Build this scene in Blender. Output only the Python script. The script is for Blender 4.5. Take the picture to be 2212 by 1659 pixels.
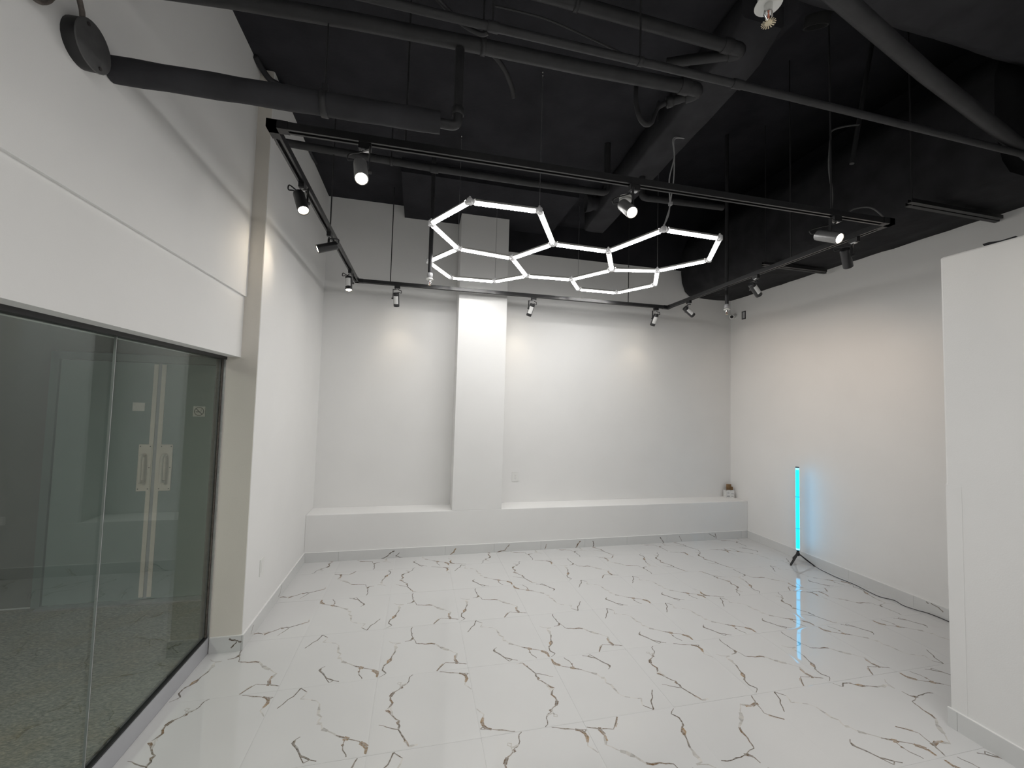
import bpy, bmesh, math, random
from mathutils import Vector, Matrix, noise
random.seed(7)
for _o in list(bpy.data.objects):
    bpy.data.objects.remove(_o, do_unlink=True)
SC = bpy.context.scene
COL = SC.collection

# ------------------------------------------------------------------ camera
CAM_H = 1.8348
YAW, PITCH, ROLL = 0.2255, 0.0494, 0.0269
cd = bpy.data.cameras.new('camera')
cd.sensor_fit = 'HORIZONTAL'; cd.sensor_width = 36.0
cd.lens = 875.4 / 2212.0 * 36.0
cd.clip_start = 0.02
cam = bpy.data.objects.new('camera', cd); COL.objects.link(cam)
fw = Vector((math.sin(YAW)*math.cos(PITCH), math.cos(YAW)*math.cos(PITCH), math.sin(PITCH)))
rt = Vector((math.cos(YAW), -math.sin(YAW), 0)); up = rt.cross(fw)
r2 = rt*math.cos(ROLL) + up*math.sin(ROLL); u2 = up*math.cos(ROLL) - rt*math.sin(ROLL)
M = Matrix(((r2.x, u2.x, -fw.x, 0), (r2.y, u2.y, -fw.y, 0), (r2.z, u2.z, -fw.z, CAM_H), (0, 0, 0, 1)))
cam.matrix_world = M
SC.camera = cam

# ------------------------------------------------------------------ world, exposure
W = bpy.data.worlds.new('world'); SC.world = W; W.use_nodes = True
W.node_tree.nodes['Background'].inputs[0].default_value = (0.02, 0.02, 0.022, 1)
W.node_tree.nodes['Background'].inputs[1].default_value = 0.3
SC.view_settings.view_transform = 'Standard'
SC.view_settings.look = 'None'
SC.view_settings.gamma = 1.0
SC.view_settings.use_curve_mapping = False
SC.view_settings.exposure = 0.0
HEX_E = 82.0          # radiance of the hexagon light tubes
SPOT_W = 3.5          # watts of each track spotlight
LENS_E = 45.0

# ------------------------------------------------------------------ room numbers (metres)
XL, XR = -1.186, 4.697        # far left wall face, right wall face
YB, YL = 5.348, 5.019         # back wall face, ledge front
YR = 3.391                    # return face of the left pier
XG = -1.397                   # kerb face below the glass
XH, XU = -1.301, -1.286       # header face, upper left wall face
ZH0, ZH1 = 2.128, 2.585
ZC = 4.37
ZBB, ZL = 0.106, 0.523
XP, YP, ZP = 3.142, 1.833, 2.82
P1, P2 = 0.445, 1.060
YN = -3.6                     # rear wall behind the camera
ZT = 3.21

# ------------------------------------------------------------------ materials
MATS = {}
def mat(name, col, rough=0.6, metal=0.0, spec=0.5, var=0.04, nscale=6.0, bump=0.0, bscale=60.0, emit=None, estr=0.0, coat=0.0, ior=None):
    if name in MATS: return MATS[name]
    m = bpy.data.materials.new(name); m.use_nodes = True; MATS[name] = m
    nt = m.node_tree; b = nt.nodes['Principled BSDF']
    b.inputs['Roughness'].default_value = rough
    b.inputs['Metallic'].default_value = metal
    b.inputs['Specular IOR Level'].default_value = spec
    b.inputs['Coat Weight'].default_value = coat
    if ior: b.inputs['IOR'].default_value = ior
    tc = nt.nodes.new('ShaderNodeTexCoord')
    n = nt.nodes.new('ShaderNodeTexNoise'); n.inputs['Scale'].default_value = nscale; n.inputs['Detail'].default_value = 4
    nt.links.new(tc.outputs['Object'], n.inputs['Vector'])
    r = nt.nodes.new('ShaderNodeValToRGB')
    r.color_ramp.elements[0].color = tuple(max(0, c*(1-var)) for c in col) + (1,)
    r.color_ramp.elements[1].color = tuple(min(1, c*(1+var)) for c in col) + (1,)
    r.color_ramp.elements[0].position = 0.3; r.color_ramp.elements[1].position = 0.7
    nt.links.new(n.outputs['Fac'], r.inputs['Fac'])
    nt.links.new(r.outputs['Color'], b.inputs['Base Color'])
    if bump > 0:
        n2 = nt.nodes.new('ShaderNodeTexNoise'); n2.inputs['Scale'].default_value = bscale; n2.inputs['Detail'].default_value = 3
        nt.links.new(tc.outputs['Object'], n2.inputs['Vector'])
        bp = nt.nodes.new('ShaderNodeBump'); bp.inputs['Strength'].default_value = bump; bp.inputs['Distance'].default_value = 0.01
        nt.links.new(n2.outputs['Fac'], bp.inputs['Height']); nt.links.new(bp.outputs['Normal'], b.inputs['Normal'])
    if emit:
        b.inputs['Emission Color'].default_value = tuple(emit) + (1,)
        b.inputs['Emission Strength'].default_value = estr
    return m

paint = mat('white_paint', (0.80, 0.797, 0.787), 0.62, spec=0.3, var=0.015, nscale=2.0, bump=0.05, bscale=180)
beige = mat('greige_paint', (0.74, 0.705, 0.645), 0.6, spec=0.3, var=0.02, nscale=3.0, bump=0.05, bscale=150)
blackp = mat('black_ceiling_paint', (0.023, 0.023, 0.027), 0.85, spec=0.2, var=0.25, nscale=3.0, bump=0.25, bscale=40)
blackwrap = mat('black_painted_wrap', (0.034, 0.034, 0.038), 0.8, spec=0.25, var=0.25, nscale=5.0, bump=0.5, bscale=14)
rightwrap = mat('deep_black_wrap', (0.020, 0.020, 0.022), 0.85, spec=0.2, var=0.3, nscale=5.0, bump=0.5, bscale=14)
blackpipe = mat('black_painted_steel', (0.026, 0.026, 0.028), 0.55, spec=0.4, var=0.2, nscale=12.0, bump=0.1, bscale=90)
blackmet = mat('black_powder_coat', (0.024, 0.024, 0.025), 0.3, spec=0.5, var=0.1, nscale=30)
blackpl = mat('black_plastic', (0.012, 0.012, 0.013), 0.45, var=0.1, nscale=30)
silver = mat('brushed_aluminium', (0.62, 0.62, 0.63), 0.35, metal=0.9, var=0.08, nscale=30)
chrome = mat('chrome', (0.75, 0.75, 0.74), 0.18, metal=1.0, var=0.05, nscale=30)
whitepl = mat('white_plastic', (0.78, 0.78, 0.76), 0.4, var=0.02, nscale=12)
greypl = mat('grey_plastic', (0.36, 0.36, 0.37), 0.5, var=0.05, nscale=12)
sticker = mat('white_sticker', (0.74, 0.74, 0.73), 0.5, var=0.06, nscale=60)
tilemat = mat('white_porcelain', (0.64, 0.64, 0.637), 0.035, spec=0.5, var=0.012, nscale=2.2, ior=1.72)
basemat = mat('porcelain_skirting', (0.66, 0.665, 0.66), 0.12, spec=0.5, var=0.02, nscale=3.0)
grout = mat('pale_grout', (0.74, 0.74, 0.73), 0.7, var=0.06, nscale=40, bump=0.1)
edgelit = mat('lit_edge_white', (0.8, 0.8, 0.79), 0.6, var=0.02)
steelwire = mat('steel_wire', (0.45, 0.45, 0.46), 0.35, metal=0.8, var=0.1, nscale=50)
darkcord = mat('dark_grey_cord', (0.12, 0.12, 0.12), 0.5, var=0.1, nscale=50)
greycord = mat('grey_cord', (0.42, 0.42, 0.43), 0.5, var=0.1, nscale=50)
conduit = mat('painted_conduit', (0.10, 0.085, 0.075), 0.6, var=0.35, nscale=40, bump=0.2, bscale=120)
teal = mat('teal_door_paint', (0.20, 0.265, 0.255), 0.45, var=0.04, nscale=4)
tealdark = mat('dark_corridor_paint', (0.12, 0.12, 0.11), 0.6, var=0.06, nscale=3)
handlemat = mat('satin_pull_plate', (0.82, 0.72, 0.63), 0.45, metal=0.0, var=0.05, nscale=20)
cardboard = mat('brown_cardboard', (0.25, 0.155, 0.075), 0.8, var=0.15, nscale=30)
kerbmat = mat('grey_kerb_tile', (0.42, 0.425, 0.45), 0.3, var=0.03, nscale=6)
signdark = mat('sign_ink', (0.035, 0.03, 0.03), 0.6, var=0.1)
signplate = mat('sign_plate', (0.85, 0.80, 0.75), 0.5, var=0.05, nscale=40)
brass = mat('pale_brass', (0.72, 0.63, 0.45), 0.35, metal=0.6, var=0.1, nscale=60)
deep = mat('unlit_void', (0.006, 0.006, 0.006), 0.9, var=0.1)
tubecol = mat('hex_tube_diffuser', (0.9, 0.9, 0.9), 0.4, emit=(1.0, 0.985, 0.965), estr=HEX_E, var=0.01)
tubeside = mat('hex_tube_side', (0.9, 0.9, 0.9), 0.4, emit=(1.0, 0.985, 0.965), estr=3.0, var=0.01)
housing = mat('tube_housing', (0.66, 0.65, 0.62), 0.35, metal=0.3, var=0.04, nscale=30)
clearpl = mat('frosted_connector', (0.84, 0.84, 0.86), 0.25, var=0.03, nscale=40)
lenson = mat('spot_lens_lit', (0.9, 0.9, 0.85), 0.3, emit=(1.0, 0.86, 0.66), estr=LENS_E, var=0.01)
lensdim = mat('spot_lens_rim', (0.85, 0.82, 0.75), 0.3, emit=(1.0, 0.88, 0.7), estr=LENS_E*0.5, var=0.01)
cyan = mat('cyan_tube', (0.05, 0.5, 0.6), 0.3, emit=(0.0, 0.52, 1.0), estr=3.2, var=0.01)
cyanend = mat('cyan_tube_end', (0.2, 0.6, 0.7), 0.3, emit=(0.25, 0.6, 1.0), estr=1.6, var=0.01)
cyanring = mat('cyan_tube_ring', (0.03, 0.3, 0.4), 0.35, emit=(0.0, 0.33, 0.62), estr=1.1, var=0.01)

# granite for the corridor floor
def granite():
    m = bpy.data.materials.new('speckled_granite'); m.use_nodes = True; nt = m.node_tree; b = nt.nodes['Principled BSDF']
    b.inputs['Roughness'].default_value = 0.4
    tc = nt.nodes.new('ShaderNodeTexCoord')
    mp = nt.nodes.new('ShaderNodeMapping'); mp.inputs['Scale'].default_value = (1.0, 2.2, 1.0); mp.inputs['Rotation'].default_value = (0, 0, 0.6)
    nt.links.new(tc.outputs['Object'], mp.inputs['Vector'])
    n = nt.nodes.new('ShaderNodeTexNoise'); n.inputs['Scale'].default_value = 45; n.inputs['Detail'].default_value = 8; n.inputs['Roughness'].default_value = 0.75
    nt.links.new(mp.outputs['Vector'], n.inputs['Vector'])
    r = nt.nodes.new('ShaderNodeValToRGB'); e = r.color_ramp.elements
    e[0].position = 0.34; e[0].color = (0.06, 0.062, 0.055, 1); e[1].position = 0.66; e[1].color = (0.46, 0.43, 0.36, 1)
    k = e.new(0.5); k.color = (0.22, 0.215, 0.185, 1)
    nt.links.new(n.outputs['Fac'], r.inputs['Fac']); 
    n2 = nt.nodes.new('ShaderNodeTexNoise'); n2.inputs['Scale'].default_value = 3.5; n2.inputs['Detail'].default_value = 3
    nt.links.new(tc.outputs['Object'], n2.inputs['Vector'])
    r2_ = nt.nodes.new('ShaderNodeValToRGB'); r2_.color_ramp.elements[0].position = 0.45; r2_.color_ramp.elements[1].position = 0.75
    r2_.color_ramp.elements[0].color = (1, 1, 1, 1); r2_.color_ramp.elements[1].color = (1.0, 0.86, 0.66, 1)
    nt.links.new(n2.outputs['Fac'], r2_.inputs['Fac'])
    mx = nt.nodes.new('ShaderNodeMix'); mx.data_type = 'RGBA'; mx.blend_type = 'MULTIPLY'; mx.inputs['Factor'].default_value = 1.0
    nt.links.new(r.outputs['Color'], mx.inputs['A']); nt.links.new(r2_.outputs['Color'], mx.inputs['B'])
    nt.links.new(mx.outputs['Result'], b.inputs['Base Color'])
    return m
granitemat = granite()

def glassmat():
    m = bpy.data.materials.new('tinted_glass'); m.use_nodes = True; nt = m.node_tree
    for n in list(nt.nodes): nt.nodes.remove(n)
    out = nt.nodes.new('ShaderNodeOutputMaterial'); mix = nt.nodes.new('ShaderNodeMixShader')
    tr = nt.nodes.new('ShaderNodeBsdfTransparent'); tr.inputs['Color'].default_value = (0.78, 0.82, 0.80, 1)
    gl = nt.nodes.new('ShaderNodeBsdfGlossy'); gl.inputs['Roughness'].default_value = 0.003; gl.inputs['Color'].default_value = (0.9, 0.95, 0.93, 1)
    fr = nt.nodes.new('ShaderNodeFresnel'); mr = nt.nodes.new('ShaderNodeMapRange'); mr.inputs['To Min'].default_value = 1.5; mr.inputs['To Max'].default_value = 1/1.5
    ge = nt.nodes.new('ShaderNodeNewGeometry'); nt.links.new(ge.outputs['Backfacing'], mr.inputs['Value']); nt.links.new(mr.outputs['Result'], fr.inputs['IOR'])
    nt.links.new(fr.outputs['Fac'], mix.inputs['Fac']); nt.links.new(tr.outputs[0], mix.inputs[1]); nt.links.new(gl.outputs[0], mix.inputs[2])
    nt.links.new(mix.outputs[0], out.inputs['Surface'])
    return m
glass = glassmat()

# marble veining ink: colour comes from a per-face attribute, broken up by noise
def veinmat():
    m = bpy.data.materials.new('marble_vein_print'); m.use_nodes = True; nt = m.node_tree; b = nt.nodes['Principled BSDF']
    b.inputs['Roughness'].default_value = 0.035; b.inputs['IOR'].default_value = 1.72
    at = nt.nodes.new('ShaderNodeAttribute'); at.attribute_name = 'ink'
    tc = nt.nodes.new('ShaderNodeTexCoord')
    n = nt.nodes.new('ShaderNodeTexNoise'); n.inputs['Scale'].default_value = 70; n.inputs['Detail'].default_value = 4
    nt.links.new(tc.outputs['Object'], n.inputs['Vector'])
    r = nt.nodes.new('ShaderNodeValToRGB'); r.color_ramp.elements[0].position = 0.38; r.color_ramp.elements[1].position = 0.72
    r.color_ramp.elements[0].color = (0, 0, 0, 1); r.color_ramp.elements[1].color = (0.42, 0.42, 0.42, 1)
    nt.links.new(n.outputs['Fac'], r.inputs['Fac'])
    mx = nt.nodes.new('ShaderNodeMix'); mx.data_type = 'RGBA'; mx.inputs['B'].default_value = (0.64, 0.64, 0.637, 1)
    nt.links.new(r.outputs['Color'], mx.inputs['Factor']); nt.links.new(at.outputs['Color'], mx.inputs['A'])
    nt.links.new(mx.outputs['Result'], b.inputs['Base Color'])
    return m
veinm = veinmat()

# ------------------------------------------------------------------ mesh helpers
class MB:
    def __init__(s): s.v = []; s.f = []; s.sm = []; s.mi = []
    def add(s, vs, fs, smooth=False, mi=0):
        o = len(s.v); s.v += [tuple(p) for p in vs]
        for f in fs: s.f.append(tuple(i+o for i in f)); s.sm.append(smooth); s.mi.append(mi)
        return s
    def box(s, x0, x1, y0, y1, z0, z1, mi=0):
        return s.add([(x0,y0,z0),(x1,y0,z0),(x1,y1,z0),(x0,y1,z0),(x0,y0,z1),(x1,y0,z1),(x1,y1,z1),(x0,y1,z1)],
              [(0,3,2,1),(4,5,6,7),(0,1,5,4),(1,2,6,5),(2,3,7,6),(3,0,4,7)], mi=mi)
    def obox(s, c, ax, ay, az, mi=0):
        c = Vector(c); ax, ay, az = Vector(ax), Vector(ay), Vector(az)
        vs = [c + i*ax + j*ay + k*az for k in (-1,1) for j in (-1,1) for i in (-1,1)]
        return s.add(vs, [(0,2,3,1),(4,5,7,6),(0,1,5,4),(1,3,7,5),(3,2,6,7),(2,0,4,6)], mi=mi)
    def cyl(s, p0, p1, r0, r1=None, n=16, caps=True, mi=0, a0=0.0, a1=None, ref=None):
        p0, p1 = Vector(p0), Vector(p1); r1 = r0 if r1 is None else r1
        d = (p1-p0).normalized(); e = Vector(ref) if ref is not None else (Vector((0,0,1)) if abs(d.z) < .9 else Vector((1,0,0)))
        a = (e - d*e.dot(d)).normalized(); b = d.cross(a)
        full = a1 is None
        ang = [2*math.pi*i/n for i in range(n)] if full else [a0+(a1-a0)*i/n for i in range(n+1)]
        k = len(ang); vs = []
        for p, r in ((p0, r0), (p1, r1)):
            vs += [p + a*(r*math.cos(t)) + b*(r*math.sin(t)) for t in ang]
        fs = [(i, (i+1) % k, k+(i+1) % k, k+i) for i in range(k if full else k-1)]
        s.add(vs, fs, True, mi)
        if caps and full: s.add(vs[:k], [tuple(range(k-1,-1,-1))], False, mi); s.add(vs[k:], [tuple(range(k))], False, mi)
        return s
    def tube(s, pts, r, n=10, caps=True, mi=0):
        P = [Vector(p) for p in pts]; rs = r if isinstance(r, (list, tuple)) else [r]*len(P)
        vs = []; t0 = (P[1]-P[0]).normalized(); e = Vector((0,0,1)) if abs(t0.z) < .9 else Vector((1,0,0))
        a = (e - t0*e.dot(t0)).normalized()
        for i, p in enumerate(P):
            t = ((P[min(i+1,len(P)-1)]-p).normalized() + (p-P[max(i-1,0)]).normalized())
            t = t.normalized() if t.length > 1e-6 else t0
            a = (a - t*a.dot(t)); a = a.normalized() if a.length > 1e-6 else Vector((1,0,0)); b = t.cross(a)
            vs += [p + a*(rs[i]*math.cos(2*math.pi*k/n)) + b*(rs[i]*math.sin(2*math.pi*k/n)) for k in range(n)]
        fs = [(i*n+k, i*n+(k+1) % n, (i+1)*n+(k+1) % n, (i+1)*n+k) for i in range(len(P)-1) for k in range(n)]
        s.add(vs, fs, True, mi)
        if caps: s.add(vs[:n], [tuple(range(n-1,-1,-1))], False, mi); s.add(vs[-n:], [tuple(range(n))], False, mi)
        return s
    def lathe(s, c, axis, prof, n=24, mi=0):          # prof: (r, h) along axis
        c = Vector(c); d = Vector(axis).normalized(); e = Vector((0,0,1)) if abs(d.z) < .9 else Vector((1,0,0))
        a = (e - d*e.dot(d)).normalized(); b = d.cross(a); vs = []
        for r, h in prof: vs += [c + d*h + a*(r*math.cos(2*math.pi*k/n)) + b*(r*math.sin(2*math.pi*k/n)) for k in range(n)]
        fs = [(i*n+k, i*n+(k+1) % n, (i+1)*n+(k+1) % n, (i+1)*n+k) for i in range(len(prof)-1) for k in range(n)]
        s.add(vs, fs, True, mi)
        s.add(vs[:n], [tuple(range(n-1,-1,-1))], False, mi); s.add(vs[-n:], [tuple(range(n))], False, mi)
        return s
    def prism(s, prof, axis, a0, a1, mi=0):           # prof: closed 2-D polygon in the plane normal to axis ('x','y','z')
        def P(p, t): return {'x': (t, p[0], p[1]), 'y': (p[0], t, p[1]), 'z': (p[0], p[1], t)}[axis]
        k = len(prof); vs = [P(p, a0) for p in prof] + [P(p, a1) for p in prof]
        fs = [(i, (i+1) % k, k+(i+1) % k, k+i) for i in range(k)] + [tuple(range(k-1,-1,-1)), tuple(range(k, 2*k))]
        return s.add(vs, fs, mi=mi)
    def mesh(s, name, mats, off=(0,0,0)):
        me = bpy.data.meshes.new(name); o = Vector(off)
        me.from_pydata([tuple(Vector(p)-o) for p in s.v], [], s.f)
        for m in (mats if isinstance(mats, (list, tuple)) else [mats]): me.materials.append(m)
        me.polygons.foreach_set('use_smooth', s.sm); me.polygons.foreach_set('material_index', s.mi)
        me.update()
        bm = bmesh.new(); bm.from_mesh(me); bmesh.ops.recalc_face_normals(bm, faces=bm.faces); bm.to_mesh(me); bm.free()
        return me

def wloc(o):
    v = Vector((0,0,0))
    while o: v += o.location; o = o.parent
    return v
def tag(o, label=None, cat=None, group=None, kind=None):
    if label: o['label'] = label
    if cat: o['category'] = cat
    if group: o['group'] = group
    if kind: o['kind'] = kind
    return o
def thing(name, loc, label, cat, group=None, kind=None):
    o = bpy.data.objects.new(name, None); COL.objects.link(o); o.location = loc; o.empty_display_size = 0.1
    return tag(o, label, cat, group, kind)
def part(name, mb, m, parent, label=None):            # mesh in world coordinates under its parent
    o = bpy.data.objects.new(name, mb.mesh(name, m, wloc(parent))); COL.objects.link(o); o.parent = parent
    if label: o['label'] = label
    return o
def single(name, mb, m, label, cat, group=None, kind=None, bevel=0):
    # a thing that is one mesh; origin at the middle of its base
    xs = [p[0] for p in mb.v]; ys = [p[1] for p in mb.v]; zs = [p[2] for p in mb.v]
    c = Vector(((min(xs)+max(xs))/2, (min(ys)+max(ys))/2, min(zs)))
    o = bpy.data.objects.new(name, mb.mesh(name, m, c)); COL.objects.link(o); o.location = c
    if bevel:
        b = o.modifiers.new('bevel', 'BEVEL'); b.width = bevel; b.segments = 2; b.limit_method = 'ANGLE'
    return tag(o, label, cat, group, kind)
def struct(name, mb, m, label, cat='wall', bevel=0): return single(name, mb, m, label, cat, kind='structure', bevel=bevel)
def bez(p0, p1, p2, p3, n=12):
    p0, p1, p2, p3 = map(Vector, (p0, p1, p2, p3)); return [p0*(1-t)**3 + p1*3*t*(1-t)**2 + p2*3*t*t*(1-t) + p3*t**3 for t in [i/n for i in range(n+1)]]
def smooth_path(pts, k=6):
    P = [Vector(p) for p in pts]; out = []
    for i in range(len(P)-1):
        a, b, c, d = P[max(i-1,0)], P[i], P[i+1], P[min(i+2,len(P)-1)]
        for j in range(k):
            t = j/k; out.append(0.5*((2*b) + (c-a)*t + (2*a-5*b+4*c-d)*t*t + (3*b-a-3*c+d)*t**3))
    out.append(P[-1]); return out

# ================================================================== structure
# floor: grout bed carrying porcelain tiles
TX0, TPX = -0.795, 0.5995
TY0, TPY = 2.287, 0.6012
GAP = 0.0009
floor = struct('floor', MB().box(-1.42, XR+0.2, YN-0.1, YB+0.2, -0.05, -0.0022), grout, 'white marble-look porcelain tile floor of the empty room', 'floor')
INK = {'d': (0.09, 0.065, 0.04), 'b': (0.15, 0.085, 0.034), 't': (0.27, 0.175, 0.085), 'g': (0.20, 0.17, 0.135), 'f': (0.50, 0.48, 0.45)}
VEINS = {
 'P': [
  ('d', 5, [(0.24, 0.993), (0.225, 0.984), (0.212, 0.943), (0.19, 0.879), (0.146, 0.839), (0.117, 0.781), (0.08, 0.729)]),
  ('d', 3, [(0.232, 0.989), (0.264, 0.958), (0.307, 0.918)]),
  ('f', 4, [(0.268, 0.822), (0.378, 0.789), (0.43, 0.768), (0.472, 0.719)]),
  ('f', 9, [(0.472, 0.719), (0.484, 0.632), (0.488, 0.576), (0.532, 0.53)]),
  ('f', 10, [(0.508, 0.457), (0.547, 0.444)]),
  ('f', 12, [(0.568, 0.38), (0.622, 0.345)]),
  ('g', 5, [(0.622, 0.345), (0.667, 0.317), (0.711, 0.275)]),
  ('b', 7, [(0.711, 0.275), (0.773, 0.247), (0.814, 0.217)]),
  ('t', 16, [(0.783, 0.23), (0.828, 0.215)]),
  ('g', 4, [(0.829, 0.212), (0.927, 0.167)]),
  ('t', 18, [(0.933, 0.153), (0.972, 0.122), (0.993, 0.094)]),
  ('t', 10, [(0.993, 0.093), (0.993, 0.064), (0.992, 0.026)]),
  ('b', 4, [(0.793, 0.212), (0.785, 0.154)]),
  ('b', 10, [(0.782, 0.164), (0.791, 0.143)]),
  ('g', 4, [(0.789, 0.136), (0.795, 0.1), (0.831, 0.045), (0.835, 0.022)]),
  ('g', 3, [(0.397, 0.322), (0.363, 0.296)]),
  ('d', 8, [(0.364, 0.293), (0.349, 0.262), (0.367, 0.232)]),
  ('d', 6, [(0.367, 0.232), (0.401, 0.194), (0.431, 0.145), (0.451, 0.107)]),
  ('d', 8, [(0.448, 0.109), (0.5, 0.081), (0.54, 0.052)]),
  ('d', 4, [(0.54, 0.052), (0.598, 0.027)]),
  ('d', 4, [(0.445, 0.113), (0.482, 0.051), (0.497, 0.028)]),
 ],
 'Q': [
  ('d', 5, [(0.361, 0.979), (0.345, 0.93), (0.357, 0.827), (0.367, 0.738)]),
  ('b', 16, [(0.354, 0.712), (0.38, 0.707)]),
  ('b', 8, [(0.37, 0.709), (0.339, 0.667)]),
  ('g', 5, [(0.339, 0.667), (0.272, 0.657)]),
  ('g', 5, [(0.375, 0.708), (0.402, 0.647), (0.412, 0.59)]),
  ('g', 6, [(0.444, 0.575), (0.531, 0.555), (0.647, 0.529)]),
  ('f', 4, [(0.074, 0.697), (0.118, 0.652), (0.221, 0.633)]),
  ('f', 12, [(0.156, 0.618), (0.17, 0.544), (0.164, 0.468)]),
  ('g', 7, [(0.164, 0.468), (0.134, 0.389)]),
  ('t', 14, [(0.123, 0.326), (0.086, 0.255)]),
  ('b', 8, [(0.122, 0.351), (0.121, 0.295), (0.086, 0.247), (0.051, 0.222)]),
  ('d', 5, [(0.046, 0.193), (0.04, 0.135), (0.085, 0.075), (0.064, 0.051)]),
  ('d', 3, [(0.064, 0.051), (0.018, 0.017)]),
  ('b', 6, [(0.44, 0.577), (0.522, 0.553), (0.605, 0.556), (0.646, 0.539)]),
  ('g', 4, [(0.646, 0.539), (0.706, 0.466)]),
  ('f', 14, [(0.705, 0.457), (0.764, 0.402), (0.808, 0.377)]),
  ('f', 4, [(0.808, 0.377), (0.86, 0.324), (0.906, 0.29)]),
  ('t', 9, [(0.875, 0.254), (0.864, 0.183)]),
  ('b', 12, [(0.864, 0.183), (0.883, 0.124)]),
  ('b', 16, [(0.868, 0.122), (0.896, 0.11)]),
  ('g', 5, [(0.882, 0.116), (0.958, 0.086), (0.993, 0.069)]),
  ('g', 4, [(0.882, 0.119), (0.805, 0.126), (0.752, 0.143)]),
  ('t', 9, [(0.726, 0.114), (0.685, 0.068)]),
  ('b', 7, [(0.685, 0.068), (0.644, 0.008)]),
 ],
 'R': [
  ('d', 5, [(0.381, 0.993), (0.349, 0.967), (0.338, 0.893), (0.321, 0.863)]),
  ('g', 6, [(0.321, 0.863), (0.299, 0.84), (0.273, 0.836)]),
  ('f', 5, [(0.264, 0.84), (0.219, 0.875), (0.227, 0.897), (0.258, 0.885), (0.246, 0.85), (0.252, 0.816)]),
  ('b', 14, [(0.274, 0.812), (0.253, 0.797)]),
  ('b', 6, [(0.253, 0.794), (0.224, 0.77), (0.191, 0.751)]),
  ('b', 12, [(0.191, 0.751), (0.172, 0.723), (0.157, 0.689)]),
  ('b', 9, [(0.157, 0.689), (0.16, 0.64), (0.184, 0.595), (0.162, 0.547)]),
  ('f', 5, [(0.162, 0.547), (0.188, 0.513), (0.157, 0.503), (0.129, 0.508), (0.164, 0.526)]),
  ('b', 10, [(0.129, 0.508), (0.168, 0.467), (0.19, 0.425)]),
  ('b', 7, [(0.19, 0.425), (0.228, 0.37), (0.264, 0.342)]),
  ('b', 10, [(0.26, 0.342), (0.242, 0.327), (0.255, 0.304)]),
  ('d', 7, [(0.255, 0.304), (0.267, 0.28), (0.258, 0.237)]),
  ('g', 4, [(0.258, 0.237), (0.212, 0.255), (0.149, 0.287), (0.074, 0.327)]),
  ('d', 6, [(0.258, 0.234), (0.291, 0.167), (0.323, 0.095)]),
  ('t', 9, [(0.319, 0.1), (0.353, 0.034)]),
  ('f', 8, [(0.353, 0.034), (0.375, 0.021)]),
  ('f', 8, [(0.404, 0.034), (0.433, 0.035)]),
  ('g', 5, [(0.676, 0.99), (0.753, 0.965), (0.831, 0.943), (0.889, 0.925)]),
  ('b', 9, [(0.889, 0.925), (0.936, 0.905)]),
  ('b', 16, [(0.932, 0.909), (0.958, 0.874)]),
  ('t', 12, [(0.958, 0.874), (0.966, 0.821), (0.945, 0.767)]),
  ('f', 6, [(0.931, 0.727), (0.961, 0.693), (0.993, 0.643)]),
  ('g', 3, [(0.937, 0.916), (0.993, 0.903)]),
 ],
}

def strip_quads(pts, w, rng, lx, ly):
    # a jittered ribbon along the polyline, tapering at both ends
    P = [Vector((p[0]*lx, p[1]*ly)) for p in pts]; Q = [P[0]]
    for a, b in zip(P, P[1:]):
        L = (b-a).length; k = max(1, int(L/0.022)); nrm = Vector((-(b-a).y, (b-a).x)).normalized() if L > 1e-6 else Vector((0,0))
        for i in range(1, k+1):
            q = a.lerp(b, i/k)
            if i < k: q = q + nrm*rng.uniform(-1, 1)*min(0.0045, L*0.1)
            Q.append(q)
    n = len(Q); out = []
    for i, q in enumerate(Q):
        t = (Q[min(i+1,n-1)]-Q[max(i-1,0)]); t = t.normalized() if t.length > 1e-9 else Vector((1,0)); nn = Vector((-t.y, t.x))
        f = 0.7 + 0.3*math.sin(math.pi*min(1, max(0, (i+.6)/(n+.2))))
        h = 0.5*w*f*rng.uniform(0.6, 1.3)
        out.append((q+nn*h, q-nn*h))
    return out
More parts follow.
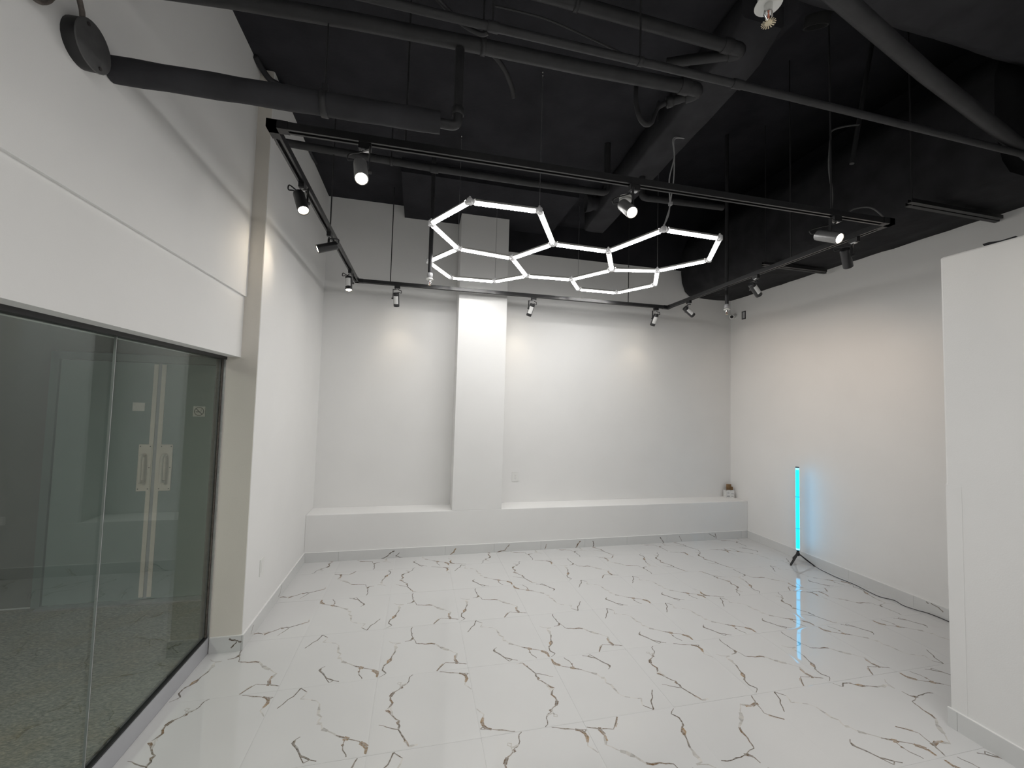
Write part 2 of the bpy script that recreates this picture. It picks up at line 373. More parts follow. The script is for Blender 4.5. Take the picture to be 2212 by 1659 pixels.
def tile_mesh(face, name, lx=TPX-GAP, ly=TPY-GAP, dense=True):
    rng = random.Random(hash(face) % 1000 if False else {'P': 3, 'Q': 5, 'R': 8}[face])
    mb = MB()
    gu = [0, .006, .018, .045, .12, .5, .88, .955, .982, .994, 1]
    def hgt(u):
        e = min(u, 1-u)
        return -0.0006 if e < .001 else (-0.00036 if e < .007 else (-0.00012 if e < .019 else (-0.00003 if e < .046 else 0)))
    k = len(gu)
    vs = [((u-.5)*lx, (w-.5)*ly, hgt(u)+hgt(w)) for w in gu for u in gu]
    mb.add(vs, [(j*k+i, j*k+i+1, (j+1)*k+i+1, (j+1)*k+i) for j in range(k-1) for i in range(k-1)], True, 0)
    x, y = lx/2, ly/2; zt = -0.0006
    for a, b in (((-x,-y),(x,-y)), ((x,-y),(x,y)), ((x,y),(-x,y)), ((-x,y),(-x,-y))):
        mb.add([(a[0],a[1],-.009),(b[0],b[1],-.009),(b[0],b[1],zt),(a[0],a[1],zt)], [(0,1,2,3)])
    cols = [(1,1,1)]*len(mb.f)
    strokes = list(VEINS[face])
    # fine linking threads between neighbouring strokes, and hair-thin companions beside the heavy ones
    ends = [(Vector(p[0]), Vector(p[-1]), t) for t, w_, p in VEINS[face]]
    for a_ in range(len(ends)):
        for b_ in range(a_+1, len(ends)):
            cand = [((u-v).length, u, v) for u in ends[a_][:2] for v in ends[b_][:2]]; dd, u, v = min(cand, key=lambda c: c[0])
            if 0.012 < dd < 0.12 and b_-a_ < 3:
                tn = 'f' if 'f' in (ends[a_][2], ends[b_][2]) else 'g'
                strokes.append((tn, 4 if tn == 'g' else 7, [tuple(u), tuple(v)]))
    for t, w_, p in VEINS[face]:
        if w_ >= 6 and t in 'bdt':
            o_ = Vector((rng.uniform(-.012,.012), rng.uniform(-.012,.012)))
            strokes.append(('g' if t != 't' else 't', 2, [tuple(Vector(q)+o_*rng.uniform(.3,1.3)) for q in p]))
    for li, (tone, wd, pts) in enumerate(strokes):
        pts = [(min(.994, max(.006, q[0])), min(.994, max(.006, q[1]))) for q in pts]
        q = strip_quads(pts, wd*0.001*1.55, rng, lx, ly); z = 0.00012 + li*0.000004
        vs = []
        for a, b in q: vs += [(a.x-lx/2, a.y-ly/2, z), (b.x-lx/2, b.y-ly/2, z)]
        fs = [(2*i, 2*i+1, 2*i+3, 2*i+2) for i in range(len(q)-1)]
        mb.add(vs, fs, False, 1)
        c = INK[tone]
        for _ in fs:
            s = rng.uniform(0.75, 1.3); cols.append(tuple(min(1, v*s) for v in c))
    me = bpy.data.meshes.new(name); me.from_pydata(mb.v, [], mb.f)
    me.materials.append(tilemat); me.materials.append(veinm)
    me.polygons.foreach_set('use_smooth', mb.sm); me.polygons.foreach_set('material_index', mb.mi)
    at = me.attributes.new('ink', 'FLOAT_COLOR', 'FACE')
    for i, c in enumerate(cols): at.data[i].color = c + (1,)
    # vein faces point up
    for p in me.polygons:
        if p.material_index == 1 and p.normal.z < 0: p.flip()
    me.update(); return me
TM = {f: tile_mesh(f, 'tile') for f in 'PQR'}
LAY = {}
for f, r, cells in (('Q', 0, [(1,2),(1,1),(2,2),(3,1),(4,3),(5,0),(6,0),(-1,1),(7,2)]), ('Q', 2, [(0,3),(0,4),(3,4),(5,3),(3,-1),(8,1)]), ('Q', 1, [(4,-1)]), ('Q', 3, [(6,-1)]),
                    ('P', 0, [(0,1),(2,1),(2,3),(4,2),(5,2),(4,1),(5,1),(0,0),(6,1),(1,-1),(5,-1)]), ('P', 2, [(0,2),(3,0),(3,2),(7,0),(8,0)]),
                    ('R', 0, [(3,3),(1,3),(4,0),(1,0),(2,-1),(-1,0),(6,3),(7,3),(7,1)]), ('R', 2, [(2,0),(6,2)]), ('R', 1, [(-1,2),(-1,3)])):
    for c in cells: LAY[c] = (f, r)
rng = random.Random(21)
for j in range(-5, 5):
    for i in range(-1, 10):
        f, r = LAY.get((i, j), (rng.choice('PQR'), rng.choice((0, 2, 0, 2, 1))))
        if i == 9: continue
        t = bpy.data.objects.new('tile', TM[f]); COL.objects.link(t); t.parent = floor
        t.location = Vector((TX0+TPX*(i+.5), TY0+TPY*(j+.5), rng.uniform(-0.0001, 0.0001))) - floor.location
        t.rotation_euler = (rng.uniform(-1,1)*0.0006, rng.uniform(-1,1)*0.0006, r*math.pi/2)
# slivers of tile along the right wall
for j in range(-5, 5):
    mb = MB().box(TX0+TPX*9, XR+0.02, TY0+TPY*j+GAP, TY0+TPY*(j+1), -0.009, -0.0004)
    part('tile', mb, tilemat, floor)
struct('floor_rear', MB().box(-1.42, XR+0.2, YN-0.1, TY0-5*TPY, -0.0022, -0.0004), tilemat, 'white tile floor behind the camera', 'floor')

# walls
struct('wall_left', MB().box(-1.60, XU, YN, YR, ZH1, ZC+0.9), paint, 'white upper left wall above the glass header')
struct('trim_1', MB().box(-1.60, XH, YN, YR, ZH0, ZH1), paint, 'white header beam over the glass partition', 'trim')
far = MB().box(-1.425, XL, YR, YB+0.25, 0.0, ZC+0.9)
struct('wall_left_far', far, paint, 'white left wall section beyond the pier return', bevel=0.004)
struct('trim_2', MB().box(-1.43, XL-0.004, YR-0.004, YR, 0, ZC), beige, 'greige painted return face of the left pier', 'trim')
struct('wall_back', MB().box(XL, XR+0.3, YB, YB+0.25, 0, ZC+0.9), paint, 'white back wall behind the ledge and pillar')
struct('wall_ledge', MB().box(XL, XR, YL, YB, 0, ZL), paint, 'low white plaster ledge along the back wall', bevel=0.006)
pil = MB().box(P1, P2, YL, YB, ZL-0.002, 4.222)
struct('wall_pillar', pil, paint, 'white square pillar on the back wall rising from the ledge', bevel=0.005)
struct('wall_right', MB().box(XR, XR+0.25, YN, YB, 0, ZC+0.9), paint, 'white right wall behind the cyan lamp')
struct('wall_partition', MB().box(XP, XP+0.16, YN, YP, 0, ZP), paint, 'white half-height partition wall at the right edge', bevel=0.012)
struct('wall_rear', MB().box(-1.6, XR+0.2, YN-0.2, YN, 0, ZC+0.9), paint, 'white rear wall behind the camera')
# black deck: low on the left, open and deeper on the right
struct('ceiling', MB().box(-1.6, 2.30, YN, YB+0.2, ZC, ZC+0.06), blackp, 'black painted ceiling deck on the left', 'ceiling')
struct('ceiling_right', MB().box(2.30, XR+0.2, YN, YB+0.2, 5.1, 5.2), blackp, 'deeper black open ceiling above the ducts on the right', 'ceiling')
struct('trim_7', MB().box(2.28, 2.30, YN, YB+0.2, ZC+0.06, 5.1), blackp, 'black vertical step between the two ceiling decks', 'trim')
struct('trim_3', MB().box(-0.262, 1.71, 4.262, YB, 4.216, ZC), blackp, 'black soffit box across the top of the pillar', 'soffit')
struct('trim_4', MB().box(P2+0.002, XR, YB-0.012, YB, 3.922, 5.1), blackp, 'black painted band high on the back wall right of the pillar', 'trim')
struct('trim_6', MB().box(XR-0.004, XR, YN, YB, 3.62, 5.1), blackp, 'black painted band on the right wall behind the big duct', 'trim')
# plaster corner bead on the partition end
struct('trim_5', MB().box(XP-0.0012, XP+0.02, YP-0.075, YP-0.002, ZBB, 1.42), paint, 'plaster corner bead strip on the partition edge', 'trim')

# skirting tiles
def skirt(name, label, axis, a0, a1, off, sgn, veins, first=None):
    root = thing(name, (0,0,0), label, 'baseboard', kind='structure')
    th = 0.012
    n = int(math.ceil((a1-a0)/0.6)); s = first if first is not None else a0
    cuts = [a0] + [s+0.6*k for k in range(0, n+2) if a0+0.02 < s+0.6*k < a1-0.02] + [a1]
    for c0, c1 in zip(cuts, cuts[1:]):
        mb = MB()
        if axis == 'x': mb.box(c0+.0008, c1-.0008, min(off, off+sgn*th), max(off, off+sgn*th), 0, ZBB)
        else: mb.box(min(off, off+sgn*th), max(off, off+sgn*th), c0+.0008, c1-.0008, 0, ZBB)
        t = part('baseboard_tile', mb, basemat, root)
    # vein print on the skirting face
    rg = random.Random(len(label))
    vb = MB(); cols = []
    for pts, wd, tone in veins:
        Q = [Vector(p) for p in pts]; fine = []
        for a, b in zip(Q, Q[1:]):
            for k in range(4): fine.append(a.lerp(b, k/4) + Vector((rg.uniform(-.004,.004), rg.uniform(-.002,.002))))
        fine.append(Q[-1]); prev = None; vs = []
        for i, q in enumerate(fine):
            t = (fine[min(i+1,len(fine)-1)]-fine[max(i-1,0)]).normalized(); nn = Vector((-t.y, t.x))*wd*0.0008*rg.uniform(.6,1.3)
            for e in (q+nn, q-nn):
                z = min(ZBB-.001, max(.001, e.y)); d = off+sgn*(th+0.0003)
                vs.append((e.x, d, z) if axis == 'x' else (d, e.x, z))
        fs = [(2*i, 2*i+1, 2*i+3, 2*i+2) for i in range(len(fine)-1)]
        vb.add(vs, fs)
        cols += [tone]*len(fs)
    if vb.f:
        o = part('vein_print', vb, veinm, root); at = o.data.attributes.new('ink', 'FLOAT_COLOR', 'FACE')
        for i, c in enumerate(cols): at.data[i].color = INK[c] + (1,)
    # white strip: light on the tiles' top edge put into colour
    mb = MB()
    if axis == 'x': mb.box(a0, a1, min(off, off+sgn*th*.9), max(off, off+sgn*th*.9), ZBB, ZBB+0.004)
    else: mb.box(min(off, off+sgn*th*.9), max(off, off+sgn*th*.9), a0, a1, ZBB, ZBB+0.004)
    part('lit_top_edge', mb, edgelit, root)
    return root
skirt('baseboard_back', 'marble-look skirting tiles along the foot of the ledge', 'x', XL, XR, YL, -1, [([(-0.358, -0.006), (-0.289, 0.023), (-0.249, 0.064), (-0.207, 0.083)], 7, 'd'), ([(-0.191, 0.025), (-0.15, 0.058)], 4, 'd'), ([(-0.191, 0.022), (-0.104, -0.006)], 5, 'd'), ([(0.437, -0.003), (0.481, 0.031), (0.509, 0.075)], 8, 't'), ([(1.014, -0.001), (1.116, 0.024), (1.171, 0.086)], 6, 'b'), ([(1.639, -0.0), (1.654, 0.069)], 5, 'b'), ([(2.053, -0.006), (2.078, 0.04), (2.117, 0.083)], 7, 'b'), ([(2.294, -0.006), (2.304, 0.037), (2.288, 0.078)], 6, 'd'), ([(3.33, 0.003), (3.301, 0.046), (3.272, 0.084)], 6, 'd'), ([(3.612, 0.006), (3.566, 0.088)], 4, 'd'), ([(4.161, 0.014), (4.144, 0.093)], 5, 'd'), ([(4.042, 0.089), (4.144, 0.041)], 4, 'd')], first=-0.82)
skirt('baseboard_left', 'marble-look skirting tiles on the far left wall', 'y', YR-0.012, YL-0.012, XL, 1, [([(4.147, 0.03), (4.192, 0.039), (4.229, 0.099)], 5, 'g'), ([(3.522, 0.036), (3.564, 0.083)], 5, 'g')])
skirt('baseboard_pier', 'marble-look skirting tile on the pier return', 'x', XG+0.006, XL, YR-0.004, -1, [([(-1.264, 0.092), (-1.236, 0.08), (-1.208, 0.074), (-1.185, 0.061)], 7, 'd'), ([(-1.21, 0.068), (-1.249, 0.027)], 5, 'd')])
skirt('baseboard_right', 'marble-look skirting tiles along the right wall', 'y', YN, YL-0.012, XR, -1, [([(2.9, 0.099), (2.883, 0.087)], 6, 'd'), ([(2.861, 0.098), (2.804, 0.086), (2.773, 0.063)], 6, 'g')])
skirt('baseboard_partition', 'marble-look skirting tiles at the foot of the partition', 'y', YN, YP+0.012, XP, -1, [])


# ------------------------------------------------------------------ glass front on the left
wf = thing('window_1', (-1.41, 1.0, 0), 'tinted glass storefront partition on the left', 'window', kind='structure')
part('kerb', MB().box(-1.44, XG, YN, YR-0.005, 0, 0.112), kerbmat, wf)
part('seal_strip', MB().box(-1.436, XG-0.004, YN, YR-0.005, 0.112, 0.121), blackpl, wf)
part('glass_pane', MB().box(-1.425, -1.413, 2.303, YR-0.03, 0.121, ZH0-0.02), glass, wf)
part('glass_pane', MB().box(-1.425, -1.413, 0.2, 2.297, 0.121, ZH0-0.02), glass, wf)
part('glass_pane', MB().box(-1.425, -1.413, YN, 0.192, 0.121, ZH0-0.02), glass, wf)
part('silicone_joint', MB().box(-1.424, -1.414, 2.298, 2.302, 0.121, ZH0-0.02), greypl, wf)
part('head_channel', MB().box(-1.45, -1.39, YN, YR-0.005, ZH0-0.022, ZH0), blackpl, wf)
part('jamb_channel', MB().box(-1.45, -1.408, YR-0.03, YR-0.005, 0.112, ZH0), conduit, wf)
part('jamb_strip', MB().box(-1.406, XG+0.004, YR-0.018, YR-0.004, 0.0, ZH0), silver, wf)

# corridor beyond the glass
cf = struct('floor_corridor', MB().box(-4.6, -1.44, YN, 4.6, -0.05, -0.002), grout, 'grey granite corridor floor beyond the glass', 'floor')
for i in range(-6, 0):
    for j in range(-3, 6):
        x1 = -1.55 + 0.6*(i+1) ; x0 = x1-0.6
        y0 = 0.74+0.6*j; y1 = min(y0+0.6, 4.33)
        part('granite_tile', MB().box(x0+.0015, min(x1,-1.441)-.0015, y0+.0015, y1-.0015, -0.01, 0.0), granitemat, cf)
part('granite_tile', MB().box(-1.55+.0015, -1.441, YN, 4.33, -0.01, 0.0), granitemat, cf)
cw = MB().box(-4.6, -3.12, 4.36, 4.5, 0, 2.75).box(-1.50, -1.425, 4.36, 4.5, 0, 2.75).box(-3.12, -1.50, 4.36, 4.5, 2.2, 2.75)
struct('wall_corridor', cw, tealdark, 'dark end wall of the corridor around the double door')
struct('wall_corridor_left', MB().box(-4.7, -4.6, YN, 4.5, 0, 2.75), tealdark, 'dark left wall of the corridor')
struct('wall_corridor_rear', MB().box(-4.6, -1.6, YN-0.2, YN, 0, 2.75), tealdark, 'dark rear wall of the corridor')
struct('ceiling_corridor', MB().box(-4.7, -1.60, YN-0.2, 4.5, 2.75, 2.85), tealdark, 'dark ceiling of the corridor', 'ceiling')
d1 = thing('door_1', (-2.31, 4.36, 0), 'teal double door with pull plates seen through the glass', 'door', kind='structure')
fr = MB().box(-3.12, -3.06, 4.315, 4.36, 0, 2.19).box(-1.56, -1.50, 4.315, 4.36, 0, 2.19).box(-3.12, -1.50, 4.315, 4.36, 2.125, 2.19)
part('door_frame', fr, mat('door_frame_paint', (0.13, 0.165, 0.155), 0.5), d1)
part('threshold', MB().box(-3.06, -1.56, 4.25, 4.36, 0.0, 0.012), silver, d1)
for sx, (a, b) in ((-1, (-3.055, -2.324)), (1, (-2.296, -1.565))):
    lf = part('door_leaf', MB().box(a, b, 4.33, 4.358, 0.014, 2.12), teal, d1)
    xe = b if sx < 0 else a
    e0, e1 = (xe-0.034, xe) if sx < 0 else (xe, xe+0.034)
    part('edge_guard', MB().box(e0, e1, 4.326, 4.331, 0.03, 2.11), handlemat, lf)
    p0, p1 = (-2.427, -2.345) if sx < 0 else (-2.262, -2.168)
    if sx < 0: p0, p1 = -2.430, -2.330
    else: p0, p1 = -2.268, -2.168
    pl = MB().box(p0, p1, 4.320, 4.327, 0.966, 1.383)
    for zz in (0.985, 1.175, 1.365):
        for xx in (p0+.012, p1-.012): pl.cyl((xx, 4.3195, zz), (xx, 4.3215, zz), 0.005, n=8, mi=1)
    part('pull_plate', pl, [handlemat, signdark], lf)
    xc = (p0+p1)/2
    h = bez((xc, 4.322, 1.29), (xc, 4.255, 1.30), (xc, 4.262, 1.28), (xc, 4.262, 1.20), 8) + bez((xc, 4.262, 1.14), (xc, 4.262, 1.055), (xc, 4.255, 1.045), (xc, 4.322, 1.055), 8)
    part('pull_handle', MB().tube(h, 0.014, 10), handlemat, lf)
    if sx < 0:
        part('astragal', MB().box(xe, xe+0.028, 4.332, 4.352, 0.014, 2.12), greypl, lf)
single('paper_notice', MB().box(-2.505, -2.412, 4.3285, 4.33, 1.683, 1.757), signplate, 'small blank paper notice taped to the left teal door leaf', 'notice')
ns = thing('no_smoking_sign', (-1.98, 4.329, 1.64), 'square no smoking sign on the right teal door leaf', 'sign')
part('sign_plate', MB().box(-2.029, -1.931, 4.327, 4.3298, 1.641, 1.735), signplate, ns)
c0 = Vector((-1.98, 4.3262, 1.688))
ring = MB(); N = 32
vs = []
for k in range(N):
    t = 2*math.pi*k/N
    for r in (0.040, 0.034): vs.append((c0.x+r*math.cos(t), c0.y, c0.z+r*math.sin(t)))
ring.add(vs, [(2*k, 2*k+1, (2*k+3) % (2*N), (2*k+2) % (2*N)) for k in range(N)])
part('prohibition_ring', ring, signdark, ns)
part('slash_bar', MB().obox(c0, Vector((1,0,-1)).normalized()*0.036, (0,.0003,0), Vector((1,0,1)).normalized()*0.003), signdark, ns)
cg = MB().obox(c0+Vector((-0.008,0,-0.004)), (0.018,0,0), (0,.0003,0), (0,0,0.0035))
cg.tube([c0+Vector((0.012,0,0.0)), c0+Vector((0.018,0,0.008)), c0+Vector((0.013,0,0.013)), c0+Vector((0.02,0,0.02))], 0.0015, 5)
part('cigarette', cg, signdark, ns)

cl = thing('added_corridor_light', (-3.0, 1.2, 2.69), 'added unseen ceiling light that brightens the corridor', 'ceiling light')  # unseen fixture, added to brighten the corridor behind the glass
part('light_frame', MB().box(-3.33,-2.67,0.87,0.90,2.69,2.75).box(-3.33,-2.67,1.50,1.53,2.69,2.75).box(-3.33,-3.30,0.87,1.53,2.69,2.75).box(-2.70,-2.67,0.87,1.53,2.69,2.75), whitepl, cl)
part('diffuser', MB().box(-3.30,-2.70,0.90,1.50,2.70,2.71), mat('corridor_diffuser',(0.8,0.8,0.8),0.5,emit=(1.0,0.96,0.88),estr=40.0), cl)
# ================================================================== ceiling services
def wrapped(mb_pts_fn, name, label, cat, m=None):
    pass
def rough_surface(o, amp, scale, cuts=0):
    me = o.data
    bm = bmesh.new(); bm.from_mesh(me)
    for _ in range(cuts): bmesh.ops.subdivide_edges(bm, edges=[e for e in bm.edges if e.calc_length() > 0.14], cuts=1, use_grid_fill=True)
    bm.normal_update()
    for v in bm.verts:
        p = v.co + o.location
        n = noise.noise(p*scale)*0.6 + noise.noise(p*scale*2.7)*0.4
        v.co += v.normal*n*amp
    bm.to_mesh(me); bm.free()
    me.polygons.foreach_set('use_smooth', [True]*len(me.polygons)); me.update()

# big wrapped duct along the right wall (profile x,z)
prof = [(3.90,4.40),(3.82,4.20),(3.806,3.889),(3.824,3.734),(3.872,3.61),(3.945,3.545),(4.213,3.53),(4.45,3.525),(4.694,3.535),(4.694,4.40)]
mb = MB(); ys = [1.90+0.11*k for k in range(31)] + [YB-0.014]
vs = [(x, y, z) for y in ys for x, z in prof]; k = len(prof)
mb.add(vs, [(j*k+i, j*k+(i+1) % k, (j+1)*k+(i+1) % k, (j+1)*k+i) for j in range(len(ys)-1) for i in range(k)], True)
mb.add(vs[:k], [tuple(range(k))]); mb.add(vs[-k:], [tuple(range(k))])
dr = thing('wrapped_duct', (4.25, 2.9, 3.53), 'large black wrapped air duct running along the top of the right wall', 'duct')
o = part('duct_body', mb, rightwrap, dr)
for v in o.data.vertices:
    p = v.co + Vector((4.25, 2.9, 3.53)); n = noise.noise(p*2.2)*0.5 + noise.noise(p*5.5)*0.35
    if p.x < 4.6: v.co.x += n*0.018
    if p.z < 3.7 : v.co.z += n*0.022 + (0.006*math.sin(p.y*3.1) if p.x < 4.65 else 0)
for yy, xa, xb in ((2.32, 3.66, 4.66), (3.75, 3.72, 4.60)):
    for dy in (-0.022, 0.022):
        sb = MB().prism([(yy+dy-.016, 3.470),(yy+dy+.016, 3.470),(yy+dy+.016, 3.500),(yy+dy+.010, 3.500),(yy+dy+.010, 3.476),(yy+dy-.010, 3.476),(yy+dy-.010, 3.500),(yy+dy-.016, 3.500)], 'x', xa+dy, xb+dy)
        part('strut_channel', sb, blackpl, dr)
for yy, xa in ((2.32, 3.70), (3.75, 3.76)):
    part('hanger_rod', MB().cyl((xa, yy, 3.47), (xa, yy, 5.1), 0.005, n=8), blackpipe, dr)

# central rectangular wrapped duct
cdk = thing('wrapped_duct', (2.05, 3.3, 4.10), 'narrow black wrapped duct hanging above the hexagon light', 'duct')
mb = MB(); secs = 30
for j in range(secs+1):
    t = j/secs; y = 4.815 - t*2.85; x0 = 2.010-0.20*t; x1 = 2.285-0.175*t
    z0 = 4.10 + (0.10*max(0, t-.93)/.07)**1.0*0.9; z1 = 4.34
    c = 0.02
    mb.v += [(x0, y, z1), (x0, y, z0+c), (x0+c, y, z0), ((x0+x1)/2, y, z0-0.004), (x1-c, y, z0), (x1, y, z0+c), (x1, y, z1)]
k = 7
for j in range(secs):
    for i in range(k): mb.f.append((j*k+i, j*k+(i+1) % k, (j+1)*k+(i+1) % k, (j+1)*k+i)); mb.sm.append(True); mb.mi.append(0)
for b in (tuple(range(k)), tuple(range(secs*k, secs*k+k))): mb.f.append(b); mb.sm.append(False); mb.mi.append(0)
o = part('duct_body', mb, blackwrap, cdk)
for v in o.data.vertices:
    p = v.co + Vector((2.05, 3.3, 4.10))
    if p.y < 4.3: v.co += Vector((noise.noise(p*4.0), 0, noise.noise(p*4.0+Vector((9,3,1)))*0.8 + 0.5*noise.noise(p*9)))*0.014
part('round_takeoff', MB().lathe((1.995, 4.35, 4.23), (-1, 0.15, -0.05), [(0.075,-0.03),(0.072,0.06),(0.088,0.10),(0.10,0.16),(0.094,0.16),(0.06,0.02)], 24), blackwrap, cdk)
for yy in (2.9, 3.9):
    part('hanger_strap', MB().box(1.80+(yy-2.35)*0.07, 1.803+(yy-2.35)*0.07, yy-.012, yy+.012, 4.2, ZC), blackpipe, cdk)

# wide wrapped trunk overhead at the top right
wd = MB()
nx, ny = 40, 12
X0, X1, Y0, Y1 = 2.07, 4.68, 0.5, 1.865
def wz(x, y): return 4.185 + 0.02*noise.noise(Vector((x*2.5, y*2.5, 1))) + 0.012*noise.noise(Vector((x*7, y*7, 4))) + (0.10*max(0, (y-1.78)/0.085)**2)
vs = [(X0+(X1-X0)*i/nx, Y0+(Y1-Y0)*j/ny, wz(X0+(X1-X0)*i/nx, Y0+(Y1-Y0)*j/ny)) for j in range(ny+1) for i in range(nx+1)]
top = [(x, y, 4.36) for x, y, z in vs]
n0 = len(vs); kx = nx+1
fs = [(j*kx+i, j*kx+i+1, (j+1)*kx+i+1, (j+1)*kx+i) for j in range(ny) for i in range(nx)]
fs += [tuple(n0+q for q in f) for f in fs]
for i in range(nx): fs += [(i, i+1, n0+i+1, n0+i), (ny*kx+i, ny*kx+i+1, n0+ny*kx+i+1, n0+ny*kx+i)]
for j in range(ny): fs += [(j*kx, (j+1)*kx, n0+(j+1)*kx, n0+j*kx), (j*kx+nx, (j+1)*kx+nx, n0+(j+1)*kx+nx, n0+j*kx+nx)]
wd.add(vs+top, fs, True)
single('wrapped_trunk_duct', wd, blackwrap, 'wide black wrapped trunk duct overhead at the top right', 'duct')
single('round_duct_stub', MB().lathe((2.36, 1.96, 4.30), (0.2, 0.5, -1.0), [(0.07,-0.03),(0.07,0.03),(0.06,0.03),(0.058,-0.02)], 24), deep, 'dark open round duct stub beside the trunk duct', 'duct')

# pipes
def pipe(name, label, pts, r, fittings=(), hang=(), m=blackpipe, n=16):
    P = [Vector(p) for p in pts]
    t = thing(name, tuple(P[0]), label, 'pipe', 'black ceiling pipes')
    part('pipe_run', MB().tube(P, r, n), m, t)
    for c, ax, rr, h in fittings:
        part('coupling', MB().lathe(c, ax, [(rr*0.93,-h),(rr,-h*.8),(rr,h*.8),(rr*0.93,h)], 18), m, t)
    for c, rr, top in hang:
        hb = MB().lathe(c, P[-1]-P[0], [(rr,-.012),(rr*1.12,-.012),(rr*1.12,.012),(rr,.012)], 18)
        hb.cyl(Vector(c)+Vector((0,0,rr)), (c[0], c[1], top), 0.005, n=8)
        part('pipe_hanger', hb, blackpipe, t)
    return t
# thick sleeve pipe from the left wall
sp = thing('sleeved_pipe', (XU, 1.945, 3.17), 'thick black insulated pipe coming out of the upper left wall', 'pipe', 'black ceiling pipes')
pts = [(XU+0.001+ (1.337)*k/14, 1.945, 3.169+0.022*k/14) for k in range(15)]
o = part('pipe_sleeve', MB().tube(pts, [0.050+0.0015*math.sin(k*2.1) for k in range(15)], 20), blackwrap, sp)
el = [(0.045,1.945,3.191),(0.095,1.945,3.190)] + bez((0.095,1.945,3.190),(0.128,1.945,3.190),(0.138,1.945,3.20),(0.138,1.945,3.235),6)[1:] + [(0.136,1.945,3.58)]
part('elbow_riser', MB().tube(el, 0.023, 14), blackpipe, sp)
part('coupling', MB().lathe((0.137,1.945,3.262), (0,0,1), [(0.026,-.02),(0.030,-.014),(0.030,.014),(0.026,.02)], 16), blackpipe, sp)
part('pipe_hanger', MB().lathe((-0.47,1.945,3.182), (1,0,0), [(0.052,-.014),(0.056,-.014),(0.056,.014),(0.052,.014)], 20).cyl((-0.47,1.945,3.235),(-0.47,1.945,3.60),0.004,n=8).box(-0.482,-0.458,1.935,1.955,3.235,3.275), blackpipe, sp)
# sprinkler main
pm = pipe('ceiling_pipe', 'black sprinkler main running across above the sleeved pipe', [(-1.28,1.945,3.545),(-0.868,1.945,3.58),(-0.37,1.945,3.607),(0.219,1.945,3.624),(0.816,1.945,3.634),(1.44,1.945,3.656)], 0.034,
          [((1.40,1.945,3.655),(1,0,0),0.040,0.03)], [((0.25,1.945,3.625),0.035,ZC)])
part('elbow', MB().tube(smooth_path([(1.43,1.945,3.656),(1.475,1.948,3.657),(1.492,1.965,3.657),(1.475,1.99,3.656),(1.45,2.005,3.652)],5), 0.036, 14), blackpipe, pm)
part('branch_arm', MB().tube([(1.45,2.005,3.652),(1.36,2.05,3.632)], 0.026, 14), blackpipe, pm)
part('coupling', MB().lathe((1.375,2.043,3.635), (-0.09,0.045,-0.02), [(0.026,-.02),(0.031,-.015),(0.031,.015),(0.026,.02)], 16), blackpipe, pm)
part('flexible_hose', MB().tube(smooth_path([(1.36,2.05,3.632),(1.31,2.06,3.60),(1.285,2.06,3.55),(1.262,2.055,3.495),(1.22,2.05,3.475),(1.182,2.05,3.515),(1.160,2.05,3.60),(1.155,2.04,3.70)],5), 0.014, 10), blackpipe, pm)
p2 = pipe('ceiling_pipe', 'long thin black pipe crossing the whole ceiling to the right wall', [(-1.26,1.70,3.50),(0.4,1.70,3.50),(1.78,1.695,3.50),(3.9,1.71,3.50)], 0.018,
          [((0.26,1.70,3.50),(1,0,0),0.022,0.025),((1.53,1.695,3.50),(1,0,0),0.022,0.03)], [((0.26,1.70,3.50),0.019,ZC),((0.98,1.697,3.5),0.019,ZC)])
part('flexible_hose', MB().tube(smooth_path([(-0.12,1.63,3.60),(0.0,1.68,3.56),(0.12,1.735,3.52),(0.21,1.735,3.488),(0.24,1.72,3.488)],5), 0.010, 8), blackpipe, p2)
p3 = pipe('ceiling_pipe', 'short black pipe with elbow high beside the narrow duct', [(-1.26,1.965,4.03),(0.61,1.965,4.005),(1.74,1.965,3.985)], 0.034,
          [((1.70,1.965,3.986),(1,0,0),0.040,0.03)], [((0.75,1.965,4.003),0.035,ZC)])
part('elbow', MB().tube(smooth_path([(1.73,1.965,3.985),(1.785,1.968,3.985),(1.80,1.985,3.985),(1.785,2.005,3.987),(1.76,2.02,3.99)],5), 0.036, 14), blackpipe, p3)
part('branch_arm', MB().tube([(1.765,2.018,3.99),(1.55,2.15,4.02),(1.46,2.21,4.03)], 0.030, 14), blackpipe, p3)
pipe('ceiling_pipe', 'thick diagonal black pipe at the top right corner', [(1.20,1.155,3.55),(1.694,1.275,3.55),(2.43,1.452,3.55),(3.63,1.71,3.55),(4.0,1.79,3.55)], 0.036)
pl_ = pipe('ceiling_pipe', 'black pipe behind the track entering the far left wall', [(XL-0.002,3.511,3.892),(-0.012,3.511,3.868),(0.9,3.511,3.868),(1.62,3.511,3.884)], 0.031,
     [((0.06,3.511,3.866),(1,0,0),0.038,0.035)], [((-0.30,3.511,3.872),0.032,ZC)])
part('elbow_riser', MB().tube(smooth_path([(1.60,3.511,3.884),(1.665,3.511,3.89),(1.69,3.511,3.92),(1.69,3.511,3.99)],5)+[Vector((1.69,3.511,ZC))], 0.031, 14), blackpipe, pl_)
pr_ = pipe('ceiling_pipe', 'black pipe stub between the narrow duct and the right sprinkler drop', [(2.13,3.511,3.897),(2.55,3.511,3.91),(2.99,3.511,3.922)], 0.031)
part('elbow_riser', MB().tube(smooth_path([(2.15,3.511,3.897),(2.085,3.511,3.90),(2.062,3.511,3.93),(2.062,3.511,4.0)],5)+[Vector((2.062,3.511,4.11))], 0.031, 14), blackpipe, pr_)
